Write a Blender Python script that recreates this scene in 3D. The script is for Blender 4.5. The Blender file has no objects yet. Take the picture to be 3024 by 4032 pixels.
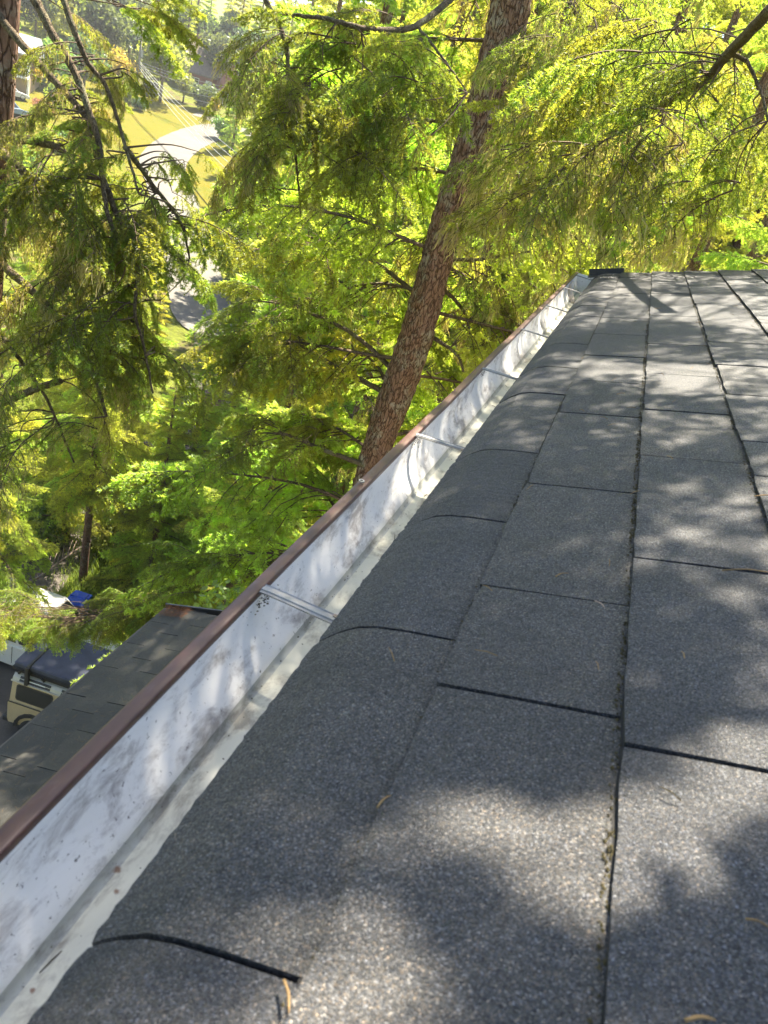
import bpy, math, random
import numpy as np
from mathutils import Vector, Matrix, noise as mnoise

R = math.radians
SC = bpy.context.scene
COL = SC.collection

# ------------------------------------------------------------------ camera
# world: X across the roof (up its slope), Y along the gutter, Z up, camera at the origin
CAMROT = ((0.91613905, 0.35988327, -0.17655953),
          (0.31204658, -0.36378032, 0.87766213),
          (0.25162704, -0.85915535, -0.4455737))
cam_data = bpy.data.cameras.new('camera')
cam = bpy.data.objects.new('camera', cam_data)
COL.objects.link(cam)
m = Matrix(CAMROT)
cam.matrix_world = Matrix([[m[i][0], -m[i][1], -m[i][2], 0.0] for i in range(3)] + [[0, 0, 0, 1]])
cam_data.sensor_fit = 'HORIZONTAL'
cam_data.sensor_width = 36.0
cam_data.lens = 36.02
cam_data.clip_start = 0.02
cam_data.clip_end = 3000.0
cam_data.dof.use_dof = True
cam_data.dof.focus_distance = 2.6
cam_data.dof.aperture_fstop = 20.0
SC.camera = cam

# ------------------------------------------------------------------ sky and sun
SUN_AZ, SUN_EL = 5.0, 59.0
world = bpy.data.worlds.new('World')
SC.world = world
world.use_nodes = True
wn = world.node_tree
sky = wn.nodes.new('ShaderNodeTexSky')
sky.sky_type = 'NISHITA'
sky.sun_disc = False
sky.sun_elevation = R(SUN_EL)
sky.sun_rotation = R(SUN_AZ)
sky.air_density = 1.0
sky.dust_density = 1.2
bg = wn.nodes['Background']
bg.inputs['Strength'].default_value = 0.064
wn.links.new(sky.outputs[0], bg.inputs['Color'])
sun_data = bpy.data.lights.new('sun', 'SUN')
sun_data.energy = 5.0
sun_data.angle = R(0.53)
sun_data.color = (1.0, 0.91, 0.74)
sun = bpy.data.objects.new('sun', sun_data)
COL.objects.link(sun)
SUNDIR = Vector((math.sin(R(SUN_AZ)) * math.cos(R(SUN_EL)), math.cos(R(SUN_AZ)) * math.cos(R(SUN_EL)), math.sin(R(SUN_EL))))
sun.rotation_euler = SUNDIR.to_track_quat('Z', 'Y').to_euler()
sun.location = (0, 0, 40)

SC.view_settings.view_transform = 'Standard'
SC.view_settings.look = 'None'
SC.view_settings.gamma = 1.0
SC.view_settings.use_curve_mapping = False
SC.view_settings.exposure = 2.5
SC.cycles.max_bounces = 14
SC.cycles.diffuse_bounces = 7
SC.cycles.transmission_bounces = 10
SC.cycles.transparent_max_bounces = 6
SC.cycles.use_adaptive_sampling = True
SC.cycles.adaptive_threshold = 0.02
SC.cycles.caustics_reflective = False
SC.cycles.caustics_refractive = False

# ------------------------------------------------------------------ helpers
def ray(px, py):
    """direction through a point of the photograph (counted on a 1659 x 2212 sheet)"""
    k = 3024 / 1659
    q = Vector((px * k - 1512, py * k - 2016, 3026.0)).normalized()
    return Matrix(CAMROT) @ q

def at(px, py, dist):
    return ray(px, py) * dist

def link(name, data, parent=None):
    o = bpy.data.objects.new(name, data)
    COL.objects.link(o)
    if parent is not None:
        o.parent = parent
    return o

def tag(o, label=None, cat=None, group=None, kind=None):
    if label: o['label'] = label
    if cat: o['category'] = cat
    if group: o['group'] = group
    if kind: o['kind'] = kind
    return o

def empty(name, loc, rz=0.0):
    o = bpy.data.objects.new(name, None)
    COL.objects.link(o)
    o.location = loc
    o.rotation_euler = (0, 0, rz)
    o.empty_display_size = 0.2
    return o

class MB:
    """collects polygons; build() links them as one mesh object"""
    def __init__(self):
        self.v, self.f, self.m = [], [], []
    def add(self, verts, faces, mi=0):
        n = len(self.v)
        self.v.extend([tuple(p) for p in verts])
        self.f.extend([tuple(i + n for i in f) for f in faces])
        self.m.extend([mi] * len(faces))
        return self
    def box(self, lo, hi, mi=0, M=None):
        x0, y0, z0 = lo; x1, y1, z1 = hi
        v = [Vector(p) for p in ((x0,y0,z0),(x1,y0,z0),(x1,y1,z0),(x0,y1,z0),(x0,y0,z1),(x1,y0,z1),(x1,y1,z1),(x0,y1,z1))]
        if M is not None: v = [M @ p for p in v]
        return self.add(v, ((0,3,2,1),(4,5,6,7),(0,1,5,4),(1,2,6,5),(2,3,7,6),(3,0,4,7)), mi)
    def cbox(self, lo, hi, c, mi=0):
        """box with chamfered upright and top edges"""
        x0, y0, z0 = lo; x1, y1, z1 = hi
        def ring(z, e, k):
            a, b, cc, d = x0 + e, x1 - e, y0 + e, y1 - e
            return [(a+k,cc,z),(b-k,cc,z),(b,cc+k,z),(b,d-k,z),(b-k,d,z),(a+k,d,z),(a,d-k,z),(a,cc+k,z)]
        v = ring(z0, c, c) + ring(z0 + c, 0, c) + ring(z1 - c, 0, c) + ring(z1, c, c)
        f = [tuple(range(7, -1, -1)), tuple(range(24, 32))]
        for r_ in range(3):
            for i in range(8):
                j = (i + 1) % 8
                f.append((r_*8+i, r_*8+j, r_*8+8+j, r_*8+8+i))
        return self.add(v, f, mi)
    def prism(self, prof, axis, a, b, mi=0):
        """profile of 2D points swept along an axis from a to b"""
        n = len(prof)
        def mk(p, t):
            if axis == 'y': return (p[0], t, p[1])
            if axis == 'x': return (t, p[0], p[1])
            return (p[0], p[1], t)
        v = [mk(p, a) for p in prof] + [mk(p, b) for p in prof]
        f = [tuple(range(n)), tuple(range(2*n-1, n-1, -1))]
        for i in range(n):
            j = (i + 1) % n
            f.append((i, i + n, j + n, j))
        return self.add(v, f, mi)
    def sheet(self, prof, ys, mi=0, fn=None):
        """open profile swept along y through the stations ys"""
        n = len(prof)
        v = []
        for y in ys:
            for p in prof:
                q = Vector((p[0], y, p[1]))
                v.append(fn(q) if fn else q)
        f = []
        for r_ in range(len(ys) - 1):
            for i in range(n - 1):
                a = r_ * n + i
                f.append((a, a + 1, a + n + 1, a + n))
        return self.add(v, f, mi)
    def tube(self, pts, rad, n=8, mi=0, caps=True):
        v, f = tube_geo(pts, rad, n, caps)
        return self.add(v, f, mi)
    def disc(self, c, ax, r0, r1, h, n=20, mi=0):
        """lathe: ring between two radii (r0 may be 0), thickness h along ax"""
        ax = Vector(ax).normalized()
        u = ax.orthogonal().normalized(); w = ax.cross(u)
        c = Vector(c)
        prof = [(r0, 0), (r1, 0), (r1, h), (r0, h)] if r0 > 0 else [(0.0005, 0), (r1, 0), (r1, h), (0.0005, h)]
        v = []
        for i in range(n):
            a = 2 * math.pi * i / n
            for (rr, hh) in prof:
                v.append(c + (u * math.cos(a) + w * math.sin(a)) * rr + ax * hh)
        f = []
        for i in range(n):
            j = (i + 1) % n
            for k_ in range(4):
                l = (k_ + 1) % 4
                f.append((i*4+k_, j*4+k_, j*4+l, i*4+l))
        return self.add(v, f, mi)
    def mesh(self, name, mats, smooth=False):
        me = bpy.data.meshes.new(name)
        me.from_pydata(self.v, [], self.f)
        if not isinstance(mats, (list, tuple)): mats = [mats]
        for mt in mats: me.materials.append(mt)
        me.polygons.foreach_set('material_index', self.m)
        if smooth: me.polygons.foreach_set('use_smooth', [True] * len(self.f))
        me.update()
        return me
    def build(self, name, mats, parent=None, smooth=False):
        return link(name, self.mesh(name, mats, smooth), parent)

def tube_geo(pts, rad, n=8, caps=True):
    pts = [Vector(p) for p in pts]
    if not hasattr(rad, '__len__'): rad = [rad] * len(pts)
    v, f = [], []
    up = None
    for i, p in enumerate(pts):
        t = (pts[min(i + 1, len(pts) - 1)] - pts[max(i - 1, 0)]).normalized()
        if up is None: up = t.orthogonal().normalized()
        up = (up - t * up.dot(t)).normalized()
        w = t.cross(up)
        for j in range(n):
            a = 2 * math.pi * j / n
            v.append(p + (up * math.cos(a) + w * math.sin(a)) * rad[i])
    for i in range(len(pts) - 1):
        for j in range(n):
            k_ = (j + 1) % n
            f.append((i*n+j, i*n+k_, (i+1)*n+k_, (i+1)*n+j))
    if caps:
        f.append(tuple(range(n - 1, -1, -1)))
        f.append(tuple(range((len(pts)-1)*n, len(pts)*n)))
    return v, f

def smooth_path(pts, n):
    """Catmull-Rom through the points"""
    P = [Vector(p) for p in pts]
    P = [P[0] * 2 - P[1]] + P + [P[-1] * 2 - P[-2]]
    out = []
    segs = len(P) - 3
    for i in range(n):
        x = i / (n - 1) * segs
        s = min(int(x), segs - 1); t = x - s
        a, b, c, d = P[s:s + 4]
        out.append(0.5 * ((2*b) + (c - a)*t + (2*a - 5*b + 4*c - d)*t*t + (3*b - a - 3*c + d)*t**3))
    return out

def tri_mesh(name, V, F, mats, midx=None, smooth=False):
    me = bpy.data.meshes.new(name)
    nv, nf = len(V), len(F)
    me.vertices.add(nv); me.loops.add(nf * 3); me.polygons.add(nf)
    me.vertices.foreach_set('co', np.asarray(V, np.float32).ravel())
    me.loops.foreach_set('vertex_index', np.asarray(F, np.int32).ravel())
    me.polygons.foreach_set('loop_start', np.arange(0, nf * 3, 3, dtype=np.int32))
    me.polygons.foreach_set('loop_total', np.full(nf, 3, np.int32))
    for mt in mats: me.materials.append(mt)
    if midx is not None: me.polygons.foreach_set('material_index', np.asarray(midx, np.int32))
    if smooth: me.polygons.foreach_set('use_smooth', np.ones(nf, bool))
    me.update(calc_edges=True)
    return me

# ------------------------------------------------------------------ materials
def nmat(name):
    mt = bpy.data.materials.new(name)
    mt.use_nodes = True
    nt = mt.node_tree
    return mt, nt, nt.nodes['Principled BSDF']

def N(nt, kind, **kw):
    n = nt.nodes.new('ShaderNode' + kind)
    for k_, v in kw.items():
        if k_ in n.inputs: n.inputs[k_].default_value = v
        else: setattr(n, k_, v)
    return n

def ramp(nt, src, stops):
    n = nt.nodes.new('ShaderNodeValToRGB')
    e = n.color_ramp.elements
    while len(e) < len(stops): e.new(0.5)
    for x, (p, c) in zip(e, stops):
        x.position = p
        x.color = (*c, 1) if len(c) == 3 else c
    nt.links.new(src, n.inputs[0])
    return n.outputs[0]

def mix(nt, fac, a, b, mode='MIX'):
    n = nt.nodes.new('ShaderNodeMix')
    n.data_type = 'RGBA'; n.blend_type = mode
    for sock, val in ((n.inputs[0], fac), (n.inputs[6], a), (n.inputs[7], b)):
        if hasattr(val, 'is_output') or isinstance(val, bpy.types.NodeSocket): nt.links.new(val, sock)
        elif isinstance(val, (int, float)): sock.default_value = val
        else: sock.default_value = (*val, 1)
    return n.outputs[2]

def coords(nt, world_pos=True, scale=(1, 1, 1)):
    mp = nt.nodes.new('ShaderNodeMapping')
    mp.inputs['Scale'].default_value = scale
    if world_pos:
        g = nt.nodes.new('ShaderNodeNewGeometry'); nt.links.new(g.outputs['Position'], mp.inputs[0])
    else:
        g = nt.nodes.new('ShaderNodeTexCoord'); nt.links.new(g.outputs['Object'], mp.inputs[0])
    return mp.outputs[0]

def noise(nt, vec, scale, detail=4, rough=0.6, dist=0.0):
    n = N(nt, 'TexNoise', Scale=scale, Detail=detail, Roughness=rough, Distortion=dist)
    nt.links.new(vec, n.inputs['Vector'])
    return n.outputs['Fac']

def bump(nt, h, bsdf, strength=0.4, dist=0.01, prev=None):
    n = N(nt, 'Bump', Strength=strength, Distance=dist)
    nt.links.new(h, n.inputs['Height'])
    if prev: nt.links.new(prev, n.inputs['Normal'])
    if bsdf: nt.links.new(n.outputs[0], bsdf.inputs['Normal'])
    return n.outputs[0]

def simple(name, col, rough=0.6, metal=0.0, var=0.15, scale=6.0, spec=0.5, bmp=0.0, coat=0.0):
    mt, nt, b = nmat(name)
    v = coords(nt, False)
    f = noise(nt, v, scale, 5)
    c = ramp(nt, f, [(0.3, tuple(x * (1 - var) for x in col)), (0.7, tuple(min(1, x * (1 + var)) for x in col))])
    nt.links.new(c, b.inputs['Base Color'])
    b.inputs['Roughness'].default_value = rough
    b.inputs['Metallic'].default_value = metal
    b.inputs['Specular IOR Level'].default_value = spec
    b.inputs['Coat Weight'].default_value = coat
    if bmp: bump(nt, f, b, bmp, 0.01)
    return mt

def leaf_mat(name, col, trans, rough=0.5, tw=0.5, hue=0.03, val=0.35):
    """thin leaf or needle: diffuse with light coming through, colour varying from plant to plant and along it"""
    mt = bpy.data.materials.new(name); mt.use_nodes = True
    nt = mt.node_tree
    nt.nodes.remove(nt.nodes['Principled BSDF'])
    out = nt.nodes['Material Output']
    oi = nt.nodes.new('ShaderNodeObjectInfo')
    f = noise(nt, coords(nt, True), 1.6, 2)
    def vary(c):
        h = nt.nodes.new('ShaderNodeHueSaturation')
        h.inputs['Color'].default_value = (*c, 1)
        a = N(nt, 'MapRange'); a.inputs[3].default_value = 0.5 - hue; a.inputs[4].default_value = 0.5 + hue
        nt.links.new(oi.outputs['Random'], a.inputs[0]); nt.links.new(a.outputs[0], h.inputs['Hue'])
        d = N(nt, 'MapRange'); d.inputs[1].default_value = 0.3; d.inputs[2].default_value = 0.7
        d.inputs[3].default_value = 1 - val; d.inputs[4].default_value = 1 + val
        nt.links.new(f, d.inputs[0]); nt.links.new(d.outputs[0], h.inputs['Value'])
        return h.outputs[0]
    d = N(nt, 'BsdfDiffuse'); nt.links.new(vary(col), d.inputs['Color'])
    t = N(nt, 'BsdfTranslucent'); nt.links.new(vary(trans), t.inputs['Color'])
    g = N(nt, 'BsdfGlossy', Roughness=rough); g.inputs['Color'].default_value = (0.9, 0.95, 0.9, 1)
    m1 = N(nt, 'MixShader'); m1.inputs[0].default_value = tw
    nt.links.new(d.outputs[0], m1.inputs[1]); nt.links.new(t.outputs[0], m1.inputs[2])
    m2 = N(nt, 'MixShader'); m2.inputs[0].default_value = 0.04
    nt.links.new(m1.outputs[0], m2.inputs[1]); nt.links.new(g.outputs[0], m2.inputs[2])
    nt.links.new(m2.outputs[0], out.inputs[0])
    return mt

M = {}
def shingle_mat(name, dark, light, warm):
    mt, nt, b = nmat(name)
    v = coords(nt, True)
    vo = N(nt, 'TexVoronoi', Scale=880.0, Randomness=1.0); nt.links.new(v, vo.inputs['Vector'])
    sep = nt.nodes.new('ShaderNodeSeparateColor'); nt.links.new(vo.outputs['Color'], sep.inputs[0])
    gran = ramp(nt, sep.outputs[0], [(0.0, tuple(x*0.55 for x in dark)), (0.35, dark), (0.72, tuple((a+c)/2 for a, c in zip(dark, light))), (0.9, light), (0.975, tuple(min(1, x*1.7) for x in light)), (1.0, tuple(min(1, x*2.2) for x in light))])  # brightest stops paint the sparkle of sunlit granules into the colour
    tint = ramp(nt, sep.outputs[1], [(0.0, (0.85, 0.93, 1.12)), (0.6, (1, 1, 1)), (1.0, warm)])
    c = mix(nt, 1.0, gran, tint, 'MULTIPLY')
    big = noise(nt, v, 7.0, 6, 0.65)
    c = mix(nt, 1.0, c, ramp(nt, big, [(0.3, (0.72, 0.74, 0.78)), (0.7, (1.15, 1.13, 1.1))]), 'MULTIPLY')
    oi = nt.nodes.new('ShaderNodeObjectInfo')
    c = mix(nt, 1.0, c, ramp(nt, oi.outputs['Random'], [(0, (0.68, 0.70, 0.76)), (0.55, (0.94, 0.96, 1.0)), (1, (1.2, 1.17, 1.1))]), 'MULTIPLY')
    bald = noise(nt, v, 26.0, 6, 0.75, 0.3)
    c = mix(nt, ramp(nt, bald, [(0.62, (0, 0, 0)), (0.74, (0.75, 0.75, 0.75))]), c, tuple(x * 0.45 for x in dark))
    st = noise(nt, coords(nt, True, (0.5, 2.2, 0.5)), 5.0, 5, 0.7)
    c = mix(nt, 1.0, c, ramp(nt, st, [(0.35, (0.8, 0.8, 0.78)), (0.65, (1.12, 1.12, 1.12))]), 'MULTIPLY')
    nt.links.new(c, b.inputs['Base Color'])
    rr = N(nt, 'MapRange'); rr.inputs[3].default_value = 0.38; rr.inputs[4].default_value = 0.95
    nt.links.new(sep.outputs[2], rr.inputs[0]); nt.links.new(rr.outputs[0], b.inputs['Roughness'])
    b.inputs['Specular IOR Level'].default_value = 0.55
    n1 = bump(nt, vo.outputs['Distance'], None, 0.6, -0.0016)
    n2 = N(nt, 'Bump', Strength=0.35, Distance=0.004); nt.links.new(noise(nt, v, 60, 3), n2.inputs['Height']); nt.links.new(n1, n2.inputs['Normal'])
    nt.links.new(n2.outputs[0], b.inputs['Normal'])
    return mt
M['shingle'] = shingle_mat('asphalt_shingle', (0.0215, 0.0225, 0.0250), (0.084, 0.081, 0.079), (1.3, 1.06, 0.84))
M['shingle_old'] = shingle_mat('asphalt_shingle_old', (0.025, 0.0225, 0.0175), (0.085, 0.077, 0.059), (1.2, 1.05, 0.85))
M['felt'] = simple('roof_felt', (0.012, 0.012, 0.013), 0.95)
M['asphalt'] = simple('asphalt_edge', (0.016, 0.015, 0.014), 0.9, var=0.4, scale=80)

def gutter_mat(name='gutter_inside', tint=(1, 1, 1), spots=0.66):
    mt, nt, b = nmat(name)
    v = coords(nt, True, (1, 0.45, 1))
    f1 = noise(nt, v, 38, 8, 0.72, 0.4)
    f2 = noise(nt, v, 9, 6, 0.7, 0.8)
    f3 = noise(nt, coords(nt, True), 150, 4, 0.7)
    base = ramp(nt, f2, [(0.35, (0.88, 0.865, 0.84)), (0.6, (0.78, 0.76, 0.735))])
    st = nt.nodes.new('ShaderNodeMath'); st.operation = 'MULTIPLY'
    nt.links.new(f1, st.inputs[0]); nt.links.new(f2, st.inputs[1])
    stain = ramp(nt, st.outputs[0], [(0.25, (0, 0, 0)), (0.36, (1, 1, 1))])
    c = mix(nt, stain, base, (0.36, 0.33, 0.315))
    c = mix(nt, ramp(nt, f3, [(spots, (0, 0, 0)), (spots + 0.06, (1, 1, 1))]), c, (0.17, 0.15, 0.14))
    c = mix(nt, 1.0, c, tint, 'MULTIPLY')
    g = nt.nodes.new('ShaderNodeNewGeometry')
    # a few rust and mud marks, each with its own place and shape
    f4 = N(nt, 'TexNoise', Scale=160.0, Detail=3.0); nt.links.new(g.outputs['Position'], f4.inputs['Vector'])
    for (p, r_, col) in GUTTER_MARKS:
        d = N(nt, 'VectorMath', operation='DISTANCE'); nt.links.new(g.outputs['Position'], d.inputs[0]); d.inputs[1].default_value = p
        a = N(nt, 'Math', operation='MULTIPLY_ADD'); nt.links.new(f4.outputs['Fac'], a.inputs[0]); a.inputs[1].default_value = r_ * 1.6; nt.links.new(d.outputs['Value'], a.inputs[2])
        c = mix(nt, ramp(nt, N_div(nt, a.outputs[0], r_ * 2.6), [(0.45, (0.9, 0.9, 0.9)), (0.7, (0, 0, 0))]), c, col)
    nt.links.new(c, b.inputs['Base Color'])
    b.inputs['Roughness'].default_value = 0.42
    b.inputs['Metallic'].default_value = 0.0
    bump(nt, f1, b, 0.12, 0.003)
    return mt
def N_div(nt, s, d):
    n = N(nt, 'Math', operation='DIVIDE'); nt.links.new(s, n.inputs[0]); n.inputs[1].default_value = d
    return n.outputs[0]
GUTTER_MARKS = [((-0.196, 0.36, -0.56), 0.004, (0.17, 0.075, 0.035)), ((-0.186, 0.345, -0.5605), 0.0028, (0.16, 0.07, 0.035)),
                ((-0.190, 0.26, -0.5605), 0.0022, (0.2, 0.09, 0.05)), ((-0.213, 0.51, -0.53), 0.007, (0.22, 0.15, 0.06)),
                ((-0.186, 0.225, -0.5605), 0.006, (0.33, 0.30, 0.12)), ((-0.220, 0.86, -0.515), 0.006, (0.26, 0.17, 0.07)),
                ((-0.226, 0.42, -0.50), 0.004, (0.05, 0.04, 0.05))]
M['gutter'] = gutter_mat(spots=0.63)
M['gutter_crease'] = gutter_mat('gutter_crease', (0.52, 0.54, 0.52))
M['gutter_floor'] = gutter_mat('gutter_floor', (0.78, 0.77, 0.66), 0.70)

def lip_mat():
    mt, nt, b = nmat('gutter_lip_paint')
    v = coords(nt, True, (1, 0.25, 1))
    f = noise(nt, v, 60, 6, 0.7)
    g = nt.nodes.new('ShaderNodeNewGeometry')
    sp = nt.nodes.new('ShaderNodeSeparateXYZ'); nt.links.new(g.outputs['Position'], sp.inputs[0])
    c = ramp(nt, f, [(0.35, (0.055, 0.021, 0.013)), (0.58, (0.085, 0.035, 0.023)), (0.72, (0.13, 0.085, 0.07))])
    nt.links.new(c, b.inputs['Base Color'])
    b.inputs['Roughness'].default_value = 0.42
    bump(nt, f, b, 0.2, 0.002)
    return mt
M['lip'] = lip_mat()
M['strap'] = simple('aluminium_strap', (0.30, 0.29, 0.27), 0.5, 0.3, 0.2, 60, bmp=0.1)
M['black_metal'] = simple('black_metal', (0.018, 0.018, 0.02), 0.45)
M['flash'] = simple('pale_flashing', (0.62, 0.61, 0.55), 0.5, 0.2, 0.2, 30)
M['old_edge'] = simple('old_roof_edge', (0.10, 0.085, 0.07), 0.85, 0.0, 0.9, 5)
M['rust_edge'] = simple('weathered_edge', (0.28, 0.22, 0.17), 0.8, 0.0, 0.6, 14)
M['siding'] = simple('house_siding', (0.40, 0.36, 0.30), 0.8)

def bark_mat(name, lo, hi, lich, sc=10):
    mt, nt, b = nmat(name)
    v = coords(nt, False, (1, 1, 0.3))
    vo = N(nt, 'TexVoronoi', Scale=sc * 3.0, feature='DISTANCE_TO_EDGE')
    ds = N(nt, 'TexNoise', Scale=sc * 1.5, Detail=4.0); nt.links.new(v, ds.inputs['Vector'])
    mv = N(nt, 'VectorMath', operation='MULTIPLY_ADD'); nt.links.new(ds.outputs['Color'], mv.inputs[0]); mv.inputs[1].default_value = (0.09, 0.09, 0.09); nt.links.new(v, mv.inputs[2])
    nt.links.new(mv.outputs[0], vo.inputs['Vector'])
    f = noise(nt, v, sc * 4, 6, 0.7)
    c = ramp(nt, f, [(0.3, lo), (0.7, hi)])
    l = noise(nt, coords(nt, False), 5, 6, 0.75)
    c = mix(nt, ramp(nt, l, [(0.5, (0, 0, 0)), (0.62, (0.85, 0.85, 0.85))]), c, lich)
    crack = ramp(nt, vo.outputs['Distance'], [(0.0, (0, 0, 0)), (0.11, (1, 1, 1))])
    c = mix(nt, crack, tuple(x * 0.5 for x in lo), c)
    nt.links.new(c, b.inputs['Base Color'])
    b.inputs['Roughness'].default_value = 0.9
    b.inputs['Specular IOR Level'].default_value = 0.2
    n1 = bump(nt, crack, None, 0.9, 0.012)
    n2 = N(nt, 'Bump', Strength=0.5, Distance=0.006); nt.links.new(f, n2.inputs['Height']); nt.links.new(n1, n2.inputs['Normal'])
    nt.links.new(n2.outputs[0], b.inputs['Normal'])
    return mt
M['bark'] = bark_mat('fir_bark', (0.14, 0.074, 0.050), (0.28, 0.17, 0.122), (0.30, 0.265, 0.215), 10)
M['twig'] = simple('twig_bark', (0.105, 0.07, 0.042), 0.9, var=0.4, scale=9)
M['limb'] = bark_mat('limb_bark', (0.13, 0.096, 0.062), (0.25, 0.19, 0.125), (0.30, 0.285, 0.17), 30)
M['dead'] = simple('dead_wood', (0.30, 0.22, 0.17), 0.9, var=0.35, scale=12)
M['needle'] = leaf_mat('needle', (0.115, 0.155, 0.024), (0.48, 0.53, 0.045), 0.45, 0.56)
M['needle_new'] = leaf_mat('needle_new', (0.25, 0.34, 0.04), (0.56, 0.66, 0.06), 0.5, 0.55)
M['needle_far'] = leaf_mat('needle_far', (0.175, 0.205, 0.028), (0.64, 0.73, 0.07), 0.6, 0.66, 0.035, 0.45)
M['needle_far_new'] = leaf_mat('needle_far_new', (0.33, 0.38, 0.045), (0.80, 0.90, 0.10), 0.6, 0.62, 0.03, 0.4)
M['lichen'] = leaf_mat('lichen', (0.36, 0.31, 0.12), (0.52, 0.45, 0.13), 0.8, 0.5, 0.02, 0.25)
M['leaf'] = leaf_mat('broad_leaf', (0.11, 0.17, 0.035), (0.34, 0.44, 0.06), 0.5, 0.5, 0.04, 0.4)
M['leaf_dark'] = leaf_mat('broad_leaf_dark', (0.06, 0.095, 0.03), (0.16, 0.22, 0.05), 0.5, 0.45, 0.03, 0.4)
M['leaf_yellow'] = leaf_mat('yellow_leaf', (0.42, 0.31, 0.04), (0.62, 0.47, 0.05), 0.6, 0.5, 0.02, 0.3)
M['leaf_red'] = leaf_mat('red_leaf', (0.30, 0.10, 0.06), (0.45, 0.18, 0.10), 0.6, 0.5, 0.02, 0.3)
M['petal'] = leaf_mat('pink_petal', (0.55, 0.22, 0.33), (0.6, 0.3, 0.4), 0.6, 0.4, 0.02, 0.2)
M['grass'] = leaf_mat('grass_blade', (0.14, 0.20, 0.03), (0.34, 0.42, 0.05), 0.6, 0.5, 0.02, 0.4)
M['moss'] = simple('moss', (0.052, 0.042, 0.015), 0.95, var=0.5, scale=120)
M['litter'] = simple('dry_needles', (0.24, 0.15, 0.06), 0.85, var=0.4, scale=40)
M['litter_red'] = simple('red_needles', (0.27, 0.105, 0.04), 0.9, var=0.5, scale=40)

# ------------------------------------------------------------------ terrain, road, lawn
def sstep(a, b, x):
    t = max(0.0, min(1.0, (x - a) / (b - a)))
    return t * t * (3 - 2 * t)

def terr(x, y):
    r_ = math.hypot(x, y)
    z = -16.0 + 8.0 * sstep(12.5, 4.0, r_)
    t = r_ - 62.0
    z += 0.13 * (math.sqrt(t * t + 120.0) + t) / 2
    if r_ > 24: z += 0.25 * mnoise.noise(Vector((x * 0.07, y * 0.07, 0))) * sstep(24, 60, r_)
    return z

def ground_at(px, py):
    d = ray(px, py); s = 2.0
    while s < 800:
        p = d * s
        if p.z <= terr(p.x, p.y): break
        s += 0.25
    return Vector((p.x, p.y, terr(p.x, p.y)))

def ground_mat():
    mt, nt, b = nmat('forest_floor')
    v = coords(nt, True)
    f = noise(nt, v, 0.35, 8, 0.7); g_ = noise(nt, v, 3.0, 8, 0.75)
    c = ramp(nt, f, [(0.35, (0.10, 0.11, 0.022)), (0.5, (0.13, 0.15, 0.026)), (0.62, (0.11, 0.085, 0.05))])
    c = mix(nt, 1.0, c, ramp(nt, g_, [(0.3, (0.5, 0.5, 0.5)), (0.7, (1.3, 1.3, 1.2))]), 'MULTIPLY')
    nt.links.new(c, b.inputs['Base Color']); b.inputs['Roughness'].default_value = 0.95
    bump(nt, g_, b, 1.0, 0.15)
    b.inputs['Specular IOR Level'].default_value = 0.05
    return mt
def lawn_mat():
    mt, nt, b = nmat('lawn_grass')
    v = coords(nt, True)
    f = noise(nt, v, 0.5, 8, 0.7); g_ = noise(nt, v, 8.0, 6, 0.75)
    c = ramp(nt, f, [(0.35, (0.095, 0.105, 0.012)), (0.65, (0.145, 0.115, 0.014))])
    c = mix(nt, 1.0, c, ramp(nt, g_, [(0.3, (0.7, 0.7, 0.7)), (0.7, (1.2, 1.2, 1.1))]), 'MULTIPLY')
    nt.links.new(c, b.inputs['Base Color']); b.inputs['Roughness'].default_value = 0.9
    bump(nt, g_, b, 0.8, 0.05)
    b.inputs['Specular IOR Level'].default_value = 0.05
    return mt
def road_mat(name, a, b_):
    mt, nt, b = nmat(name)
    v = coords(nt, True)
    f = noise(nt, v, 0.4, 8, 0.7); g_ = noise(nt, v, 25.0, 4, 0.7)
    c = ramp(nt, f, [(0.3, a), (0.7, b_)])
    c = mix(nt, 1.0, c, ramp(nt, g_, [(0.3, (0.85, 0.85, 0.85)), (0.7, (1.1, 1.1, 1.1))]), 'MULTIPLY')
    nt.links.new(c, b.inputs['Base Color']); b.inputs['Roughness'].default_value = 0.9
    bump(nt, g_, b, 0.4, 0.01)
    b.inputs['Specular IOR Level'].default_value = 0.05
    return mt
M['ground'] = ground_mat(); M['lawn'] = lawn_mat()
M['road'] = road_mat('pale_road', (0.13, 0.122, 0.108), (0.175, 0.165, 0.146))
M['drive'] = road_mat('driveway_gravel', (0.09, 0.078, 0.066), (0.13, 0.113, 0.098))

rings = [0.4 + 1.5 * i for i in range(110)]
while rings[-1] < 1500: rings.append(rings[-1] * 1.12)
NS = 168
g = MB(); vv = []
for r_ in rings:
    for i in range(NS):
        a = 2 * math.pi * i / NS
        x, y = r_ * math.sin(a), r_ * math.cos(a)
        vv.append((x, y, terr(x, y) if r_ < 170 else terr(x, y) - 0.05 * (r_ - 170)))
ff = [tuple(range(NS))]
for k_ in range(len(rings) - 1):
    for i in range(NS):
        j = (i + 1) % NS
        ff.append((k_*NS+i, k_*NS+j, (k_+1)*NS+j, (k_+1)*NS+i))
g.add(vv, ff)
tag(g.build('ground', M['ground'], smooth=True), kind='structure')

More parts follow.
